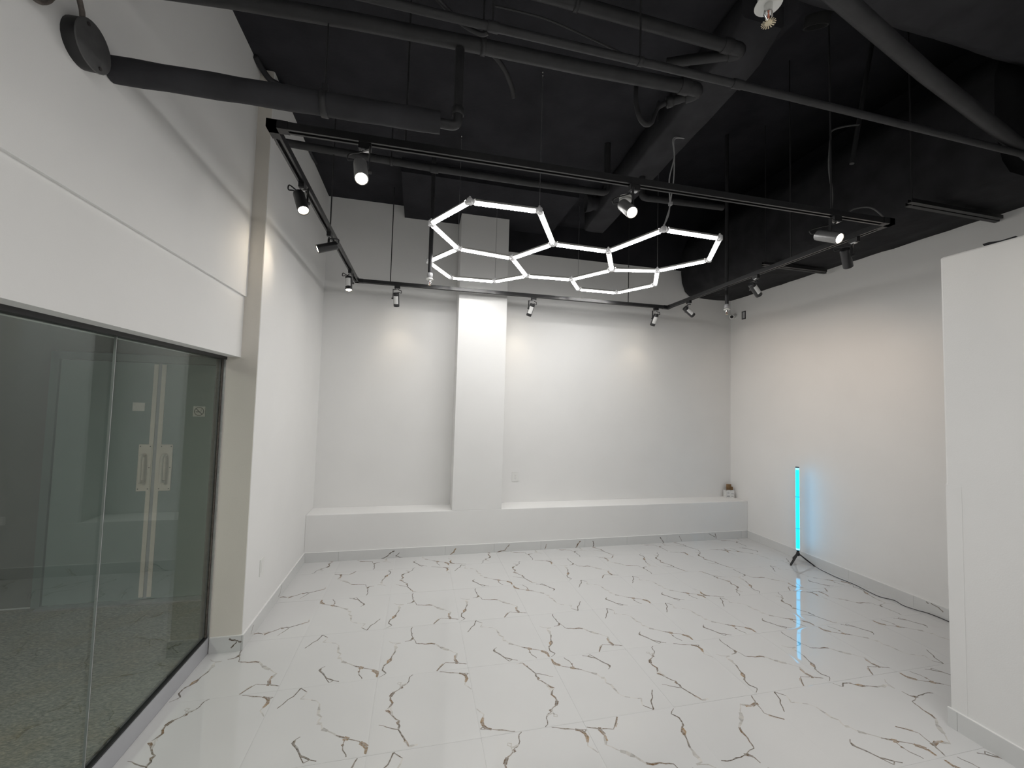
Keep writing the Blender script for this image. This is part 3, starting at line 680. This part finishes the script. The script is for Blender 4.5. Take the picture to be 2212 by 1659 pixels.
single('curved_conduit', MB().tube(smooth_path([(0.22,2.33,4.0),(0.34,2.36,3.99),(0.44,2.42,3.96),(0.52,2.52,3.93),(0.55,2.58,3.90)],6), 0.016, 10), blackpipe, 'short curved black conduit hanging below the deck', 'conduit')
single('slanted_brace', MB().cyl((3.212,2.4,3.77),(3.50,2.4,5.09),0.016,n=10), blackpipe, 'thin slanted black brace between the ducts', 'brace')
single('dangling_cable', MB().tube(smooth_path([(0.26,1.72,3.62),(0.5,1.72,3.62),(0.72,1.72,3.58),(0.90,1.71,3.53)],6), 0.004, 6), blackpl, 'thin black cable sagging between ceiling pipes', 'cable')

# round junction box on the upper left wall
JY, JZ = 1.785, 3.135
jb = thing('junction_box', (XU, JY, JZ-0.085), 'round black junction box mounted on the upper left wall', 'junction box')
part('box_body', MB().lathe((XU, JY, JZ), (1,0,0), [(0.083,0.0),(0.085,0.042),(0.083,0.044)], 28), blackpl, jb)
part('cover_plate', MB().lathe((XU+0.044, JY, JZ), (1,0,0), [(0.087,0.0),(0.087,0.003),(0.085,0.004)], 28), mat('dark_grey_plate', (0.085,0.085,0.085), 0.5, var=0.15, nscale=25), jb)
for a in (2.1, -1.05):
    part('screw', MB().lathe((XU+0.048, JY+0.068*math.cos(a), JZ+0.068*math.sin(a)), (1,0,0), [(0.007,0),(0.007,0.003)], 10), signdark, jb)
part('conduit_stem', MB().tube([(XU+0.03,1.752,3.20),(XU+0.036,1.737,3.225),(XU+0.036,1.70,3.30),(XU+0.036,1.66,3.42)], 0.0085, 10), conduit, jb)
lp = [(XU+0.024+0.008*math.sin(t*2), 1.553+0.09*math.cos(t), 3.195+0.09*math.sin(t)) for t in [k*2*math.pi/28 for k in range(50)]]
single('cable_coil', MB().tube(lp, 0.007, 8), conduit, 'loop of grey cable hanging on the upper left wall', 'cable')

# torn wrap edges where the deck meets the left wall and pillar
tb = MB()
edge = [(XU+0.01, 3.25, 4.36),(XU+0.03,3.33,4.335),(XU+0.07,3.385,4.30),(XL+0.02,3.43,4.30),(XL+0.03,3.52,4.325),(XL+0.03,3.62,4.35),(XL+0.02,3.70,4.365)]
tb.tube(smooth_path(edge,5), 0.022, 8)
single('torn_wrap_edge', tb, blackwrap, 'ragged black insulation edge above the left pier', 'insulation')
tb = MB().tube(smooth_path([(XL+0.01,4.32,4.36),(XL+0.02,4.45,4.345),(XL+0.02,4.62,4.365)],5), 0.014, 8)
single('torn_wrap_edge', tb, blackwrap, 'small ragged black insulation edge along the far left wall top', 'insulation')
rg = MB(); rg.add([(XP+0.03,1.64,ZP-0.002),(XP+0.035,1.56,ZP-0.002),(XP+0.04,1.52,ZP+0.018),(XP+0.03,1.575,ZP+0.012),(XP+0.03,1.625,ZP+0.022),(XP+0.028,1.65,ZP+0.02),
        (XP+0.06,1.64,ZP-0.002),(XP+0.065,1.56,ZP-0.002),(XP+0.07,1.52,ZP+0.010),(XP+0.06,1.575,ZP+0.008),(XP+0.06,1.625,ZP+0.012),(XP+0.058,1.65,ZP+0.012)],
       [(0,1,2,3,4,5),(11,10,9,8,7,6)] + [(i,(i+1) % 6,6+(i+1) % 6,6+i) for i in range(6)])
single('torn_black_scrap', rg, blackwrap, 'torn black scrap lying on top of the partition', 'scrap')

# ------------------------------------------------------------------ sprinklers
def sprinkler(x, y, zd, ztop, label, cup=whitepl):
    t = thing('sprinkler_drop', (x, y, zd), label, 'sprinkler', 'ceiling sprinkler heads')
    part('drop_pipe', MB().cyl((x,y,zd+0.085),(x,y,ztop),0.0205,n=14), blackpipe, t)
    part('coupling', MB().lathe((x,y,zd+0.095),(0,0,1),[(0.022,-.022),(0.027,-.018),(0.027,.02),(0.022,.024)],16), greypl if cup is whitepl else blackpipe, t)
    part('escutcheon', MB().lathe((x,y,zd+0.055),(0,0,1),[(0.012,0.018),(0.030,0.010),(0.036,0.0),(0.034,-0.003),(0.012,0.002)],24), cup, t)
    hd = MB().cyl((x,y,zd+0.03),(x,y,zd+0.06),0.011,n=12)
    for s in (-1, 1): hd.tube([(x+s*0.010,y,zd+0.045),(x+s*0.014,y,zd+0.022),(x+s*0.003,y,zd+0.004)], 0.003, 6)
    part('sprinkler_frame', hd, chrome, t)
    part('glass_bulb', MB().lathe((x,y,zd+0.005),(0,0,1),[(0.001,0),(0.003,.006),(0.003,.02),(0.001,.026)],8), mat('red_bulb',(0.35,0.12,0.08),0.15), t)
    df = MB(); N = 16
    for k in range(N):
        a = 2*math.pi*k/N; w = 2*math.pi/N*0.32
        df.add([(x+0.008*math.cos(a-w), y+0.008*math.sin(a-w), zd),(x+0.019*math.cos(a-w*.7), y+0.019*math.sin(a-w*.7), zd-.001),(x+0.019*math.cos(a+w*.7), y+0.019*math.sin(a+w*.7), zd-.001),(x+0.008*math.cos(a+w), y+0.008*math.sin(a+w), zd)], [(0,1,2,3)])
    df.lathe((x,y,zd),(0,0,1),[(0.0095,-.001),(0.0095,.002)],16)
    part('deflector', df, brass if cup is whitepl else chrome, t)
    return t
sprinkler(0.063, 4.0, 2.975, ZC, 'sprinkler head on a black drop pipe behind the left end of the hexagon light')
sprinkler(3.462, 4.0, 2.945, 5.1, 'sprinkler head on a black drop pipe near the back right corner')
sprinkler(0.9415, 0.9265, 2.95, ZC, 'sprinkler head seen from below at the top edge near the camera')

# smoke detector under the narrow duct
sd = thing('smoke_detector', (2.09, 3.89, 4.03), 'round white smoke detector under the narrow duct', 'smoke detector')
part('detector_base', MB().lathe((2.09,3.89,4.10),(0,0,-1),[(0.066,-0.02),(0.066,0.028),(0.062,0.030)],28), whitepl, sd)
part('detector_cover', MB().lathe((2.09,3.89,4.066),(0,0,-1),[(0.060,0.0),(0.066,0.004),(0.064,0.026),(0.050,0.034)],28), whitepl, sd)

# ------------------------------------------------------------------ hexagon LED light
J = {
 'D':(0.832,3.765,3.247),'C':(1.093,3.311,3.243),'K':(1.617,3.311,3.236),'P':(1.879,3.764,3.240),'Q':(1.618,4.218,3.249),'G':(1.094,4.219,3.239),
 'B':(0.831,2.857,3.288),'A':(0.307,2.858,3.286),'F':(0.045,3.312,3.290),'E':(0.308,3.766,3.283),'H':(0.832,4.673,3.286),'I':(0.308,4.673,3.280),
 'J':(0.046,4.220,3.287),'L':(1.879,2.857,3.277),'M':(2.403,2.856,3.268),'N':(2.665,3.310,3.268),'O':(2.403,3.764,3.283),'R':(2.666,4.217,3.289),'S':(2.404,4.671,3.289),'T':(1.880,4.672,3.287)}
J0 = {k: Vector(v) for k, v in J.items()}
EDG = set()
for ring_ in ('ABCDEF', 'EDGHIJ', 'CKPQGD', 'KLMNOP', 'PORSTQ'):
    for a, b in zip(ring_, ring_[1:]+ring_[0]): EDG.add(tuple(sorted((a, b))))
TR = 0.0215
def hex_light(off, label):
    J = {k: v+Vector(off) for k, v in J0.items()}
    hexl = thing('hexagon_light', tuple(Vector((1.355, 3.765, 3.24))+Vector(off)), label, 'ceiling light', 'hanging hexagon lights')
    for a, b in sorted(EDG):
        d = (J[b]-J[a]).normalized(); p0 = J[a]+d*0.036; p1 = J[b]-d*0.036
        upv = Vector((0,0,1))
        tube = part('light_tube', MB().cyl(p0, p1, TR, n=14, caps=False, a0=math.radians(150), a1=math.radians(210), ref=upv), tubecol, hexl)
        part('diffuser_side', MB().cyl(p0, p1, TR, n=5, caps=False, a0=math.radians(90), a1=math.radians(150), ref=upv).cyl(p0, p1, TR, n=5, caps=False, a0=math.radians(210), a1=math.radians(270), ref=upv), tubeside, tube)
        part('tube_housing', MB().cyl(p0, p1, TR+0.0008, n=10, caps=False, a0=math.radians(-94), a1=math.radians(94), ref=upv), housing, tube)
    for k, p in sorted(J.items()):
        cn = MB().lathe(p, (0,0,1), [(0.021,-0.021),(0.023,-0.016),(0.023,0.016),(0.018,0.022),(0.008,0.023),(0.008,0.036)], 18)
        for a, b in EDG:
            if k in (a, b):
                q = J[b if k == a else a]; d = (q-p).normalized()
                cn.cyl(p+d*0.012, p+d*0.040, TR*0.93, n=14)
        part('connector', cn, clearpl, hexl)
    for k, zt in {'E': ZC, 'B': ZC, 'H': 4.216 if off[1] == 0 else ZC, 'T': ZC, 'O': 5.1 if off[1] == 0 else ZC}.items():
        p = J[k]
        part('suspension_wire', MB().cyl(p+Vector((0,0,0.02)), (p.x, p.y, zt), 0.0022, n=6), steelwire, hexl)
        part('wire_anchor', MB().lathe((p.x,p.y,zt-0.03),(0,0,1),[(0.004,0),(0.006,0.008),(0.006,0.02),(0.010,0.024),(0.010,0.03)],10), chrome, hexl)
    return hexl, J
hexl, J = hex_light((0,0,0), 'white hanging LED light of five linked hexagons inside the black track')
p = J['L']
for s in (0, 1):
    part('power_cord', MB().tube(smooth_path([p+Vector((0.0,0,0.03)), p+Vector((0.03+0.01*s,0.0,0.12)), p+Vector((0.06,0.01,0.22)), p+Vector((0.045+0.04*s,0.0,0.42)), p+Vector((0.09,0.0,0.62)), p+Vector((0.09+0.012*s,0.02,0.78)), (2.06+0.03*s,2.9,4.10)],5), 0.005, 8), greycord, hexl)
part('cord_clip', MB().box(p.x+0.052,p.x+0.074,p.y-0.006,p.y+0.022,p.z+0.21,p.z+0.235), greypl, hexl)

hex_light((-0.25,-4.45,0.0), 'added second hexagon light, unseen, for the light from behind the camera')  # added out of view for light inferred from behind; hexagon form assumed

# ------------------------------------------------------------------ track rectangle
tc_, ts_ = math.cos(-0.0099), math.sin(-0.0099)
def TP(x, y, z=ZT): return Vector((tc_*x-ts_*y, ts_*x+tc_*y, z))
C0, C1, C2, C3 = TP(-0.793,2.209), TP(3.223,2.209), TP(3.223,4.9015), TP(-0.793,4.9015)
trk = thing('light_track', tuple(TP(1.2,3.55)), 'black rectangular suspended track rail around the hexagon light', 'light track')
def rail(a, b, ext=0.0):
    d = (b-a).normalized(); s = Vector((-d.y, d.x, 0)); h = 0.020; wv = 0.0215
    prf = [(-wv,h),(wv,h),(wv,-h),(0.009,-h),(0.009,-h+0.004),(0.016,-h+0.006),(0.016,h-0.010),(-0.016,h-0.010),(-0.016,-h+0.006),(-0.009,-h+0.004),(-0.009,-h),(-wv,-h)]
    mb = MB(); k = len(prf); vs = []
    for p in (a+d*0.03, b-d*0.03): vs += [p + s*q[0] + Vector((0,0,q[1])) for q in prf]
    mb.add(vs, [(i,(i+1) % k,k+(i+1) % k,k+i) for i in range(k)] + [tuple(range(k)), tuple(range(2*k-1,k-1,-1))])
    return mb
for a, b in ((C0,C1),(C1,C2),(C3,C2),(C0,C3)): part('track_rail', rail(a,b), blackmet, trk)
for c, sx, sy in ((C0,1,1),(C1,-1,1),(C2,-1,-1),(C3,1,-1)):
    part('corner_connector', MB().box(min(c.x-sx*.024,c.x+sx*.075),max(c.x-sx*.024,c.x+sx*.075),c.y-.024,c.y+.024,ZT-.0215,ZT+.0215).box(c.x-.024,c.x+.024,min(c.y-sy*.024,c.y+sy*.075),max(c.y-sy*.024,c.y+sy*.075),ZT-.0215,ZT+.0215), blackpl, trk)
for x, y, zt in ((-0.757,3.514,ZC),(-0.373,4.908,ZC),(2.68,4.875,5.1),(3.252,2.97,5.1),(-0.12,2.212,ZC),(2.73,2.18,5.1)):
    part('suspension_rod', MB().cyl((x,y,ZT+.018),(x,y,zt),0.0055,n=8), blackpipe, trk)
part('feed_cable', MB().tube(smooth_path([(2.74,2.19,3.23),(2.765,2.20,3.36),(2.74,2.20,3.55),(2.755,2.20,3.75),(2.77,2.2,3.82),(3.0,2.28,3.95),(3.3,2.4,4.1)],6), 0.006, 8), darkcord, trk)
part('feed_cable', MB().tube(smooth_path([(3.20,2.17,3.23),(3.12,2.20,3.31),(3.02,2.24,3.31),(2.94,2.25,3.26)],6), 0.005, 8), darkcord, trk)

# ------------------------------------------------------------------ track spotlights
def spot(pos, aim, label, lit=True, side=None, bodym=blackmet, power=1.0, stem=0.075, lamp=True, lab=True, cone=80, back=None, warm=(1.0, 0.84, 0.64)):
    P = Vector(pos); A = Vector(aim).normalized()
    t = thing('track_spotlight', tuple(P+Vector((0,0,-0.02))), label, 'spotlight', 'spotlights on the black track')
    side = Vector(side).normalized()                        # which side the bracket arm stands on
    z0 = P.z-0.0195
    part('adapter', MB().obox(P+Vector((0,0,-0.036)), Vector((side.y,-side.x,0))*0.016, side*0.032, (0,0,0.017)), blackpl, t)
    part('adapter_latch', MB().obox(P+Vector((0,0,-0.056)), Vector((side.y,-side.x,0))*0.012, side*0.018, (0,0,0.004)), silver, t)
    piv = P + Vector((0,0,-0.06-stem))
    hr = 0.034; hl = 0.162
    if back is not None: piv = Vector(back) + A*hl*0.42
    # arm: flat bar to one side of the head
    perp = A.cross(Vector((0,0,1))); perp = perp.normalized() if perp.length > 0.2 else side
    if perp.dot(side) < 0: perp = -perp
    arm_top = P+Vector((0,0,-0.058)); arm_bot = piv + perp*(hr+0.006)
    mid = Vector((arm_bot.x, arm_bot.y, arm_top.z-0.006))
    dn = (arm_bot-mid).normalized() if (arm_bot-mid).length > 1e-4 else Vector((0,0,-1))
    ab = MB().obox((arm_top+mid)/2, (mid-arm_top)/2+perp*0.004, dn.cross(perp).normalized()*0.009, (0,0,0.003))
    ab.obox((mid+arm_bot)/2, perp*0.003, dn.cross(perp).normalized()*0.009, (mid-arm_bot)/2+Vector((0,0,0.008)))
    part('bracket_arm', ab, blackmet, t)
    b0 = piv - A*hl*0.42; b1 = piv + A*hl*0.58
    hd = part('lamp_head', MB().lathe(b0, A, [(hr*.80,0),(hr*.97,0.004),(hr,0.012),(hr,hl-0.003),(hr*.97,hl),(hr*.88,hl),(hr*.86,hl-0.010)], 28), bodym, t)
    part('lens', MB().lathe(b1-A*0.009, A, [(hr*.86,0),(hr*.70,0.004),(hr*.3,0.006)], 24), lenson if lit else lensdim, hd)
    part('tilt_knob', MB().lathe(piv+perp*(hr+.002), perp, [(0.010,0),(0.010,0.016),(0.008,0.018)], 12), blackpl, hd)
    if lab:
        q = Vector((-0.15,-0.98,0.1)); q = (q-A*q.dot(A)).normalized(); lb = MB()
        lb.cyl(piv-A*hl*0.22, piv+A*hl*0.36, hr+0.0008, n=8, caps=False, a0=-0.85, a1=0.85, ref=q)
        part('label_sticker', lb, sticker, hd)
    c = smooth_path([P+Vector((0,0,-0.058))+perp*-0.004, P+Vector((0,0,-0.075))-perp*0.03, b0-perp*0.055+Vector((0,0,0.03)), b0-perp*0.06, b0-perp*0.03+Vector((0,0,0.006)), b0+A*0.004], 5)
    part('lamp_cable', MB().tube(c, 0.0042, 8), blackpl, t)
    if lamp:
        ld = bpy.data.lights.new('spot_beam', 'SPOT'); ld.energy = SPOT_W*power; ld.color = warm
        ld.spot_size = math.radians(cone); ld.spot_blend = 1.0; ld.shadow_soft_size = 0.025
        lo = bpy.data.objects.new('spot_beam', ld); COL.objects.link(lo); lo.parent = t
        lo.location = b1 + A*0.012 - wloc(t)
        lo.rotation_euler = A.to_track_quat('-Z', 'Y').to_euler()
    return t
SIL = mat('grey_lamp_body', (0.30,0.30,0.30), 0.32, metal=0.5, var=0.05, nscale=30)
spot(TP(-0.347,2.209), (0.146,-0.561,-0.815), 'lit spotlight facing the camera at the left end of the near rail', side=(1,0,0), lab=False, bodym=SIL, back=(-0.344, 2.2, 3.076))
spot(TP(1.217,2.209), (-0.02,-0.75,-0.66), 'lit spotlight facing the camera in the middle of the near rail beside the smoke detector', side=(1,0,0), lab=False, bodym=SIL, back=(1.164, 2.2, 3.063))
spot(TP(2.752,2.209), (0.10,-0.87,-0.48), 'lit spotlight facing the camera at the right end of the near rail', side=(1,0,0), lab=False, bodym=SIL, back=(2.63, 2.2, 3.052))
spot(TP(-0.793,2.735), (0.325,-0.432,-0.841), 'black spotlight with a big cable loop nearest on the left rail', side=(0,1,0), lab=False, back=(-0.78, 2.723, 3.116))
spot(TP(-0.793,3.50), (-0.93,-0.28,-0.42), 'black spotlight tilted sideways to the left wall in the middle of the left rail', side=(0,1,0), lab=False)
spot(TP(-0.793,4.47), (0.10,-0.30,-0.95), 'black spotlight pointing straight down at the far end of the left rail', side=(0,1,0), back=(-0.76, 4.464, 3.117))
spot(TP(-0.34,4.9015), (0.04,0.45,-0.89), 'black spotlight with white label, leftmost on the back rail', side=(-1,0,0), back=(-0.303, 4.9, 3.104), power=0.85)
spot(TP(1.325,4.9015), (-0.20,0.45,-0.87), 'black spotlight with white label on the back rail just right of the pillar', side=(-1,0,0), back=(1.367, 4.9, 3.111), power=0.85)
spot(TP(3.045,4.9015), (-0.10,0.45,-0.89), 'black spotlight with white label at the right end of the back rail', side=(-1,0,0), back=(3.1, 4.87, 3.104), power=0.85)
spot(TP(3.223,4.45), (0.84,0.10,-0.53), 'black spotlight with white label at the far end of the right rail', side=(0,1,0), back=(3.25, 4.48, 3.115), power=2.0, warm=(1.0,0.76,0.58), cone=95)
spot(TP(3.223,3.40), (0.76,0.18,-0.62), 'black spotlight with white label in the middle of the right rail', side=(0,1,0), back=(3.25, 3.42, 3.12), power=3.6, warm=(1.0,0.76,0.58), cone=95)
spot(TP(3.223,2.45), (0.62,0.30,-0.72), 'dark spotlight nearest on the right rail below the big duct', side=(0,-1,0), lab=False, back=(3.24, 2.487, 3.13), power=3.6, warm=(1.0,0.76,0.58), cone=95)

# ================================================================== small things in the room
# cyan tube floor lamp
LX, LY = 4.545, 4.085
lamp = thing('tube_floor_lamp', (LX, LY, 0), 'glowing cyan tube floor lamp on a small black tripod', 'floor lamp')
feet = [(4.405,4.055,0.008),(4.667,3.985,0.008),(4.630,4.225,0.008)]
hub = Vector((LX, LY, 0.125))
part('tripod_hub', MB().lathe((LX,LY,0.095),(0,0,1),[(0.013,0),(0.019,0.006),(0.019,0.035),(0.014,0.04),(0.014,0.068),(0.022,0.070)],16), blackpl, lamp)
for f in feet:
    f = Vector(f); d = (f-hub).normalized(); s = d.cross(Vector((0,0,1))).normalized(); n_ = s.cross(d)
    lg = part('leg', MB().obox((hub+f)/2, (f-hub)/2, s*0.010, n_*0.006), blackpl, lamp)
    part('rubber_foot', MB().lathe(f-Vector((0,0,0.008)),(0,0,1),[(0.009,0),(0.009,0.010),(0.006,0.014)],12), blackpl, lg)
A0, A1 = math.radians(30), math.radians(330)
back = Vector((0.55, 0.83, 0))                       # closed channel faces the corner
part('light_tube', MB().cyl((LX,LY,0.185),(LX,LY,1.125),0.0195,n=22,caps=False,a0=A0,a1=A1,ref=back), cyan, lamp)
part('tube_end', MB().cyl((LX,LY,0.165),(LX,LY,0.185),0.0192,n=22,caps=False), cyanend, lamp)
part('tube_end', MB().cyl((LX,LY,1.125),(LX,LY,1.150),0.0192,n=22,caps=False), cyanend, lamp)
part('back_channel', MB().cyl((LX,LY,0.165),(LX,LY,1.15),0.0205,n=6,caps=False,a0=-A0*1.05,a1=A0*1.05,ref=back), blackpl, lamp)
for z in (0.42, 0.80): part('joint_ring', MB().lathe((LX,LY,z),(0,0,1),[(0.0196,-.006),(0.0203,-.004),(0.0203,.004),(0.0196,.006)],24), cyanring, lamp)
part('end_cap', MB().lathe((LX,LY,1.15),(0,0,1),[(0.0195,0),(0.021,0.002),(0.021,0.010),(0.016,0.012)],24), blackpl, lamp)
cp = [(4.56,4.08,0.11),(4.60,4.00,0.05),(4.640,3.90,0.006),(4.625,3.80,0.005),(4.609,3.67,0.005),(4.618,3.494,0.005),(4.592,3.347,0.005),(4.578,3.217,0.005),(4.640,3.13,0.005),(4.607,3.036,0.005),(4.631,2.941,0.005),(4.670,2.868,0.005),(4.672,2.72,0.005),(4.64,2.5,0.005),(4.66,2.1,0.005)]
single('lamp_cord', MB().tube(smooth_path(cp,6), 0.0032, 8), blackpl, 'thin black cord trailing from the cyan lamp along the right wall', 'cord')

# carton on the ledge
bx = thing('carton', (4.60, 5.26, ZL), 'small white printed carton with a brown flap on the right end of the ledge', 'box')
c_ = Vector((4.595, 5.265, ZL)); ux = Vector((0.97, -0.22, 0)).normalized(); uy = Vector((0.22, 0.97, 0)).normalized(); w_, d_, h_ = 0.060, 0.045, 0.105
def wallq(a, b, z0, z1, th=0.002):
    n_ = (b-a).cross(Vector((0,0,1))).normalized()*th
    return [a+Vector((0,0,z0)), b+Vector((0,0,z0)), b+Vector((0,0,z1)), a+Vector((0,0,z1)), a+n_+Vector((0,0,z0)), b+n_+Vector((0,0,z0)), b+n_+Vector((0,0,z1)), a+n_+Vector((0,0,z1))]
BF = [(0,1,2,3),(7,6,5,4),(0,4,5,1),(1,5,6,2),(2,6,7,3),(3,7,4,0)]
k0, k1, k2, k3 = c_-ux*w_-uy*d_, c_+ux*w_-uy*d_, c_+ux*w_+uy*d_, c_-ux*w_+uy*d_
bb = MB()
for a, b in ((k0,k1),(k1,k2),(k2,k3),(k3,k0)): bb.add(wallq(b, a, 0, h_), BF)
bb.add([k0+Vector((0,0,.001)),k1+Vector((0,0,.001)),k2+Vector((0,0,.001)),k3+Vector((0,0,.001))], [(0,1,2,3)])
part('carton_body', bb, sticker, bx)
part('brown_flap', MB().add(wallq(k2-ux*0.075, k2, h_-0.01, h_+0.085), BF).add(wallq(k1*0.5+k2*0.5, k2, h_-0.005, h_+0.05), BF), cardboard, bx)
fl = MB(); a, b = k0, k1
fl.add([a+Vector((0,0,h_)), a*.52+b*.48+Vector((0,0,h_)), a*.6+b*.4+Vector((0,0,h_+.018))-uy*.012, a*.9+b*.1+Vector((0,0,h_+.018))-uy*.012], [(0,1,2,3)])
fl.add([a*.48+b*.52+Vector((0,0,h_)), b+Vector((0,0,h_)), a*.1+b*.9+Vector((0,0,h_+.018))-uy*.012, a*.4+b*.6+Vector((0,0,h_+.018))-uy*.012], [(0,1,2,3)])
part('white_flap', fl, sticker, bx)
pr = MB()
for (u0,u1,z0,z1) in ((0.06,0.42,0.018,0.034),(0.10,0.36,0.070,0.078),(0.56,0.92,0.060,0.068),(0.60,0.88,0.022,0.032)):
    q0 = a.lerp(b,u0)-uy*0.0022; q1 = a.lerp(b,u1)-uy*0.0022
    pr.add([q0+Vector((0,0,z0)),q1+Vector((0,0,z0)),q1+Vector((0,0,z1)),q0+Vector((0,0,z1))],[(0,1,2,3)])
part('grey_print', pr, greypl, bx)

# wall outlets
def outlet_back(x, y, z, label):
    t = thing('wall_outlet', (x, y, z-0.06), label, 'outlet')
    part('cover_plate', MB().prism([(x-.045,z-.062),(x+.045,z-.062),(x+.045,z+.062),(x-.045,z+.062)],'y',y-0.007,y), whitepl, t)
    part('socket_insert', MB().box(x-.020,x+.020,y-0.009,y-0.006,z-.038,z+.038), whitepl, t)
    s = MB()
    for dz in (-0.019, 0.019):
        for dx in (-0.007, 0.007): s.box(x+dx-.0013,x+dx+.0013,y-0.0095,y-0.0088,z+dz-.005,z+dz+.005)
        s.cyl((x,y-0.0095,z+dz-.011),(x,y-0.0088,z+dz-.011),0.0028,n=10)
    part('socket_slot', s, greypl, t)
outlet_back(1.305, YB, 0.863, 'white duplex outlet on the back wall right of the pillar')
t = thing('wall_outlet', (XL, 3.70, 0.40), 'white outlet cover on the far left wall near the floor', 'outlet')
part('cover_plate', MB().box(XL, XL+0.006, 3.662, 3.742, 0.405, 0.535), whitepl, t)
part('socket_insert', MB().box(XL+0.005, XL+0.008, 3.682, 3.722, 0.430, 0.510), whitepl, t)

# security camera and frame plate on the right wall
sc = thing('security_camera', (XR, 5.26, 3.22), 'small white security camera on the right wall near the back corner', 'camera')
part('mount_plate', MB().lathe((XR,5.255,3.275),(-1,0,0),[(0.040,0),(0.040,0.008),(0.034,0.014)],20), whitepl, sc)
part('mount_arm', MB().tube([(XR-0.01,5.255,3.275),(XR-0.05,5.255,3.27),(XR-0.065,5.25,3.255)],0.010,10), whitepl, sc)
ca = Vector((-0.62,-0.74,-0.26)).normalized(); cc = Vector((XR-0.07,5.245,3.262))
cb = part('camera_body', MB().lathe(cc-ca*0.04, ca, [(0.030,0),(0.036,0.008),(0.036,0.075),(0.032,0.080),(0.024,0.080)],20), whitepl, sc)
part('camera_lens', MB().lathe(cc+ca*0.037, ca, [(0.024,0),(0.022,0.006),(0.010,0.010)],18), blackpl, cb)
wp = thing('wall_plate', (XR, 5.08, 3.19), 'small empty grey frame on the right wall beside the security camera', 'wall plate')
fr = MB().box(XR-0.008,XR,5.045,5.115,3.30,3.315).box(XR-0.008,XR,5.045,5.115,3.195,3.21).box(XR-0.008,XR,5.045,5.057,3.195,3.315).box(XR-0.008,XR,5.103,5.115,3.195,3.315)
part('frame_border', fr, mat('dark_grey_frame',(0.09,0.09,0.095),0.5), wp)
part('frame_panel', MB().box(XR-0.003,XR,5.055,5.105,3.205,3.305), mat('mid_grey_panel',(0.42,0.42,0.43),0.5), wp)
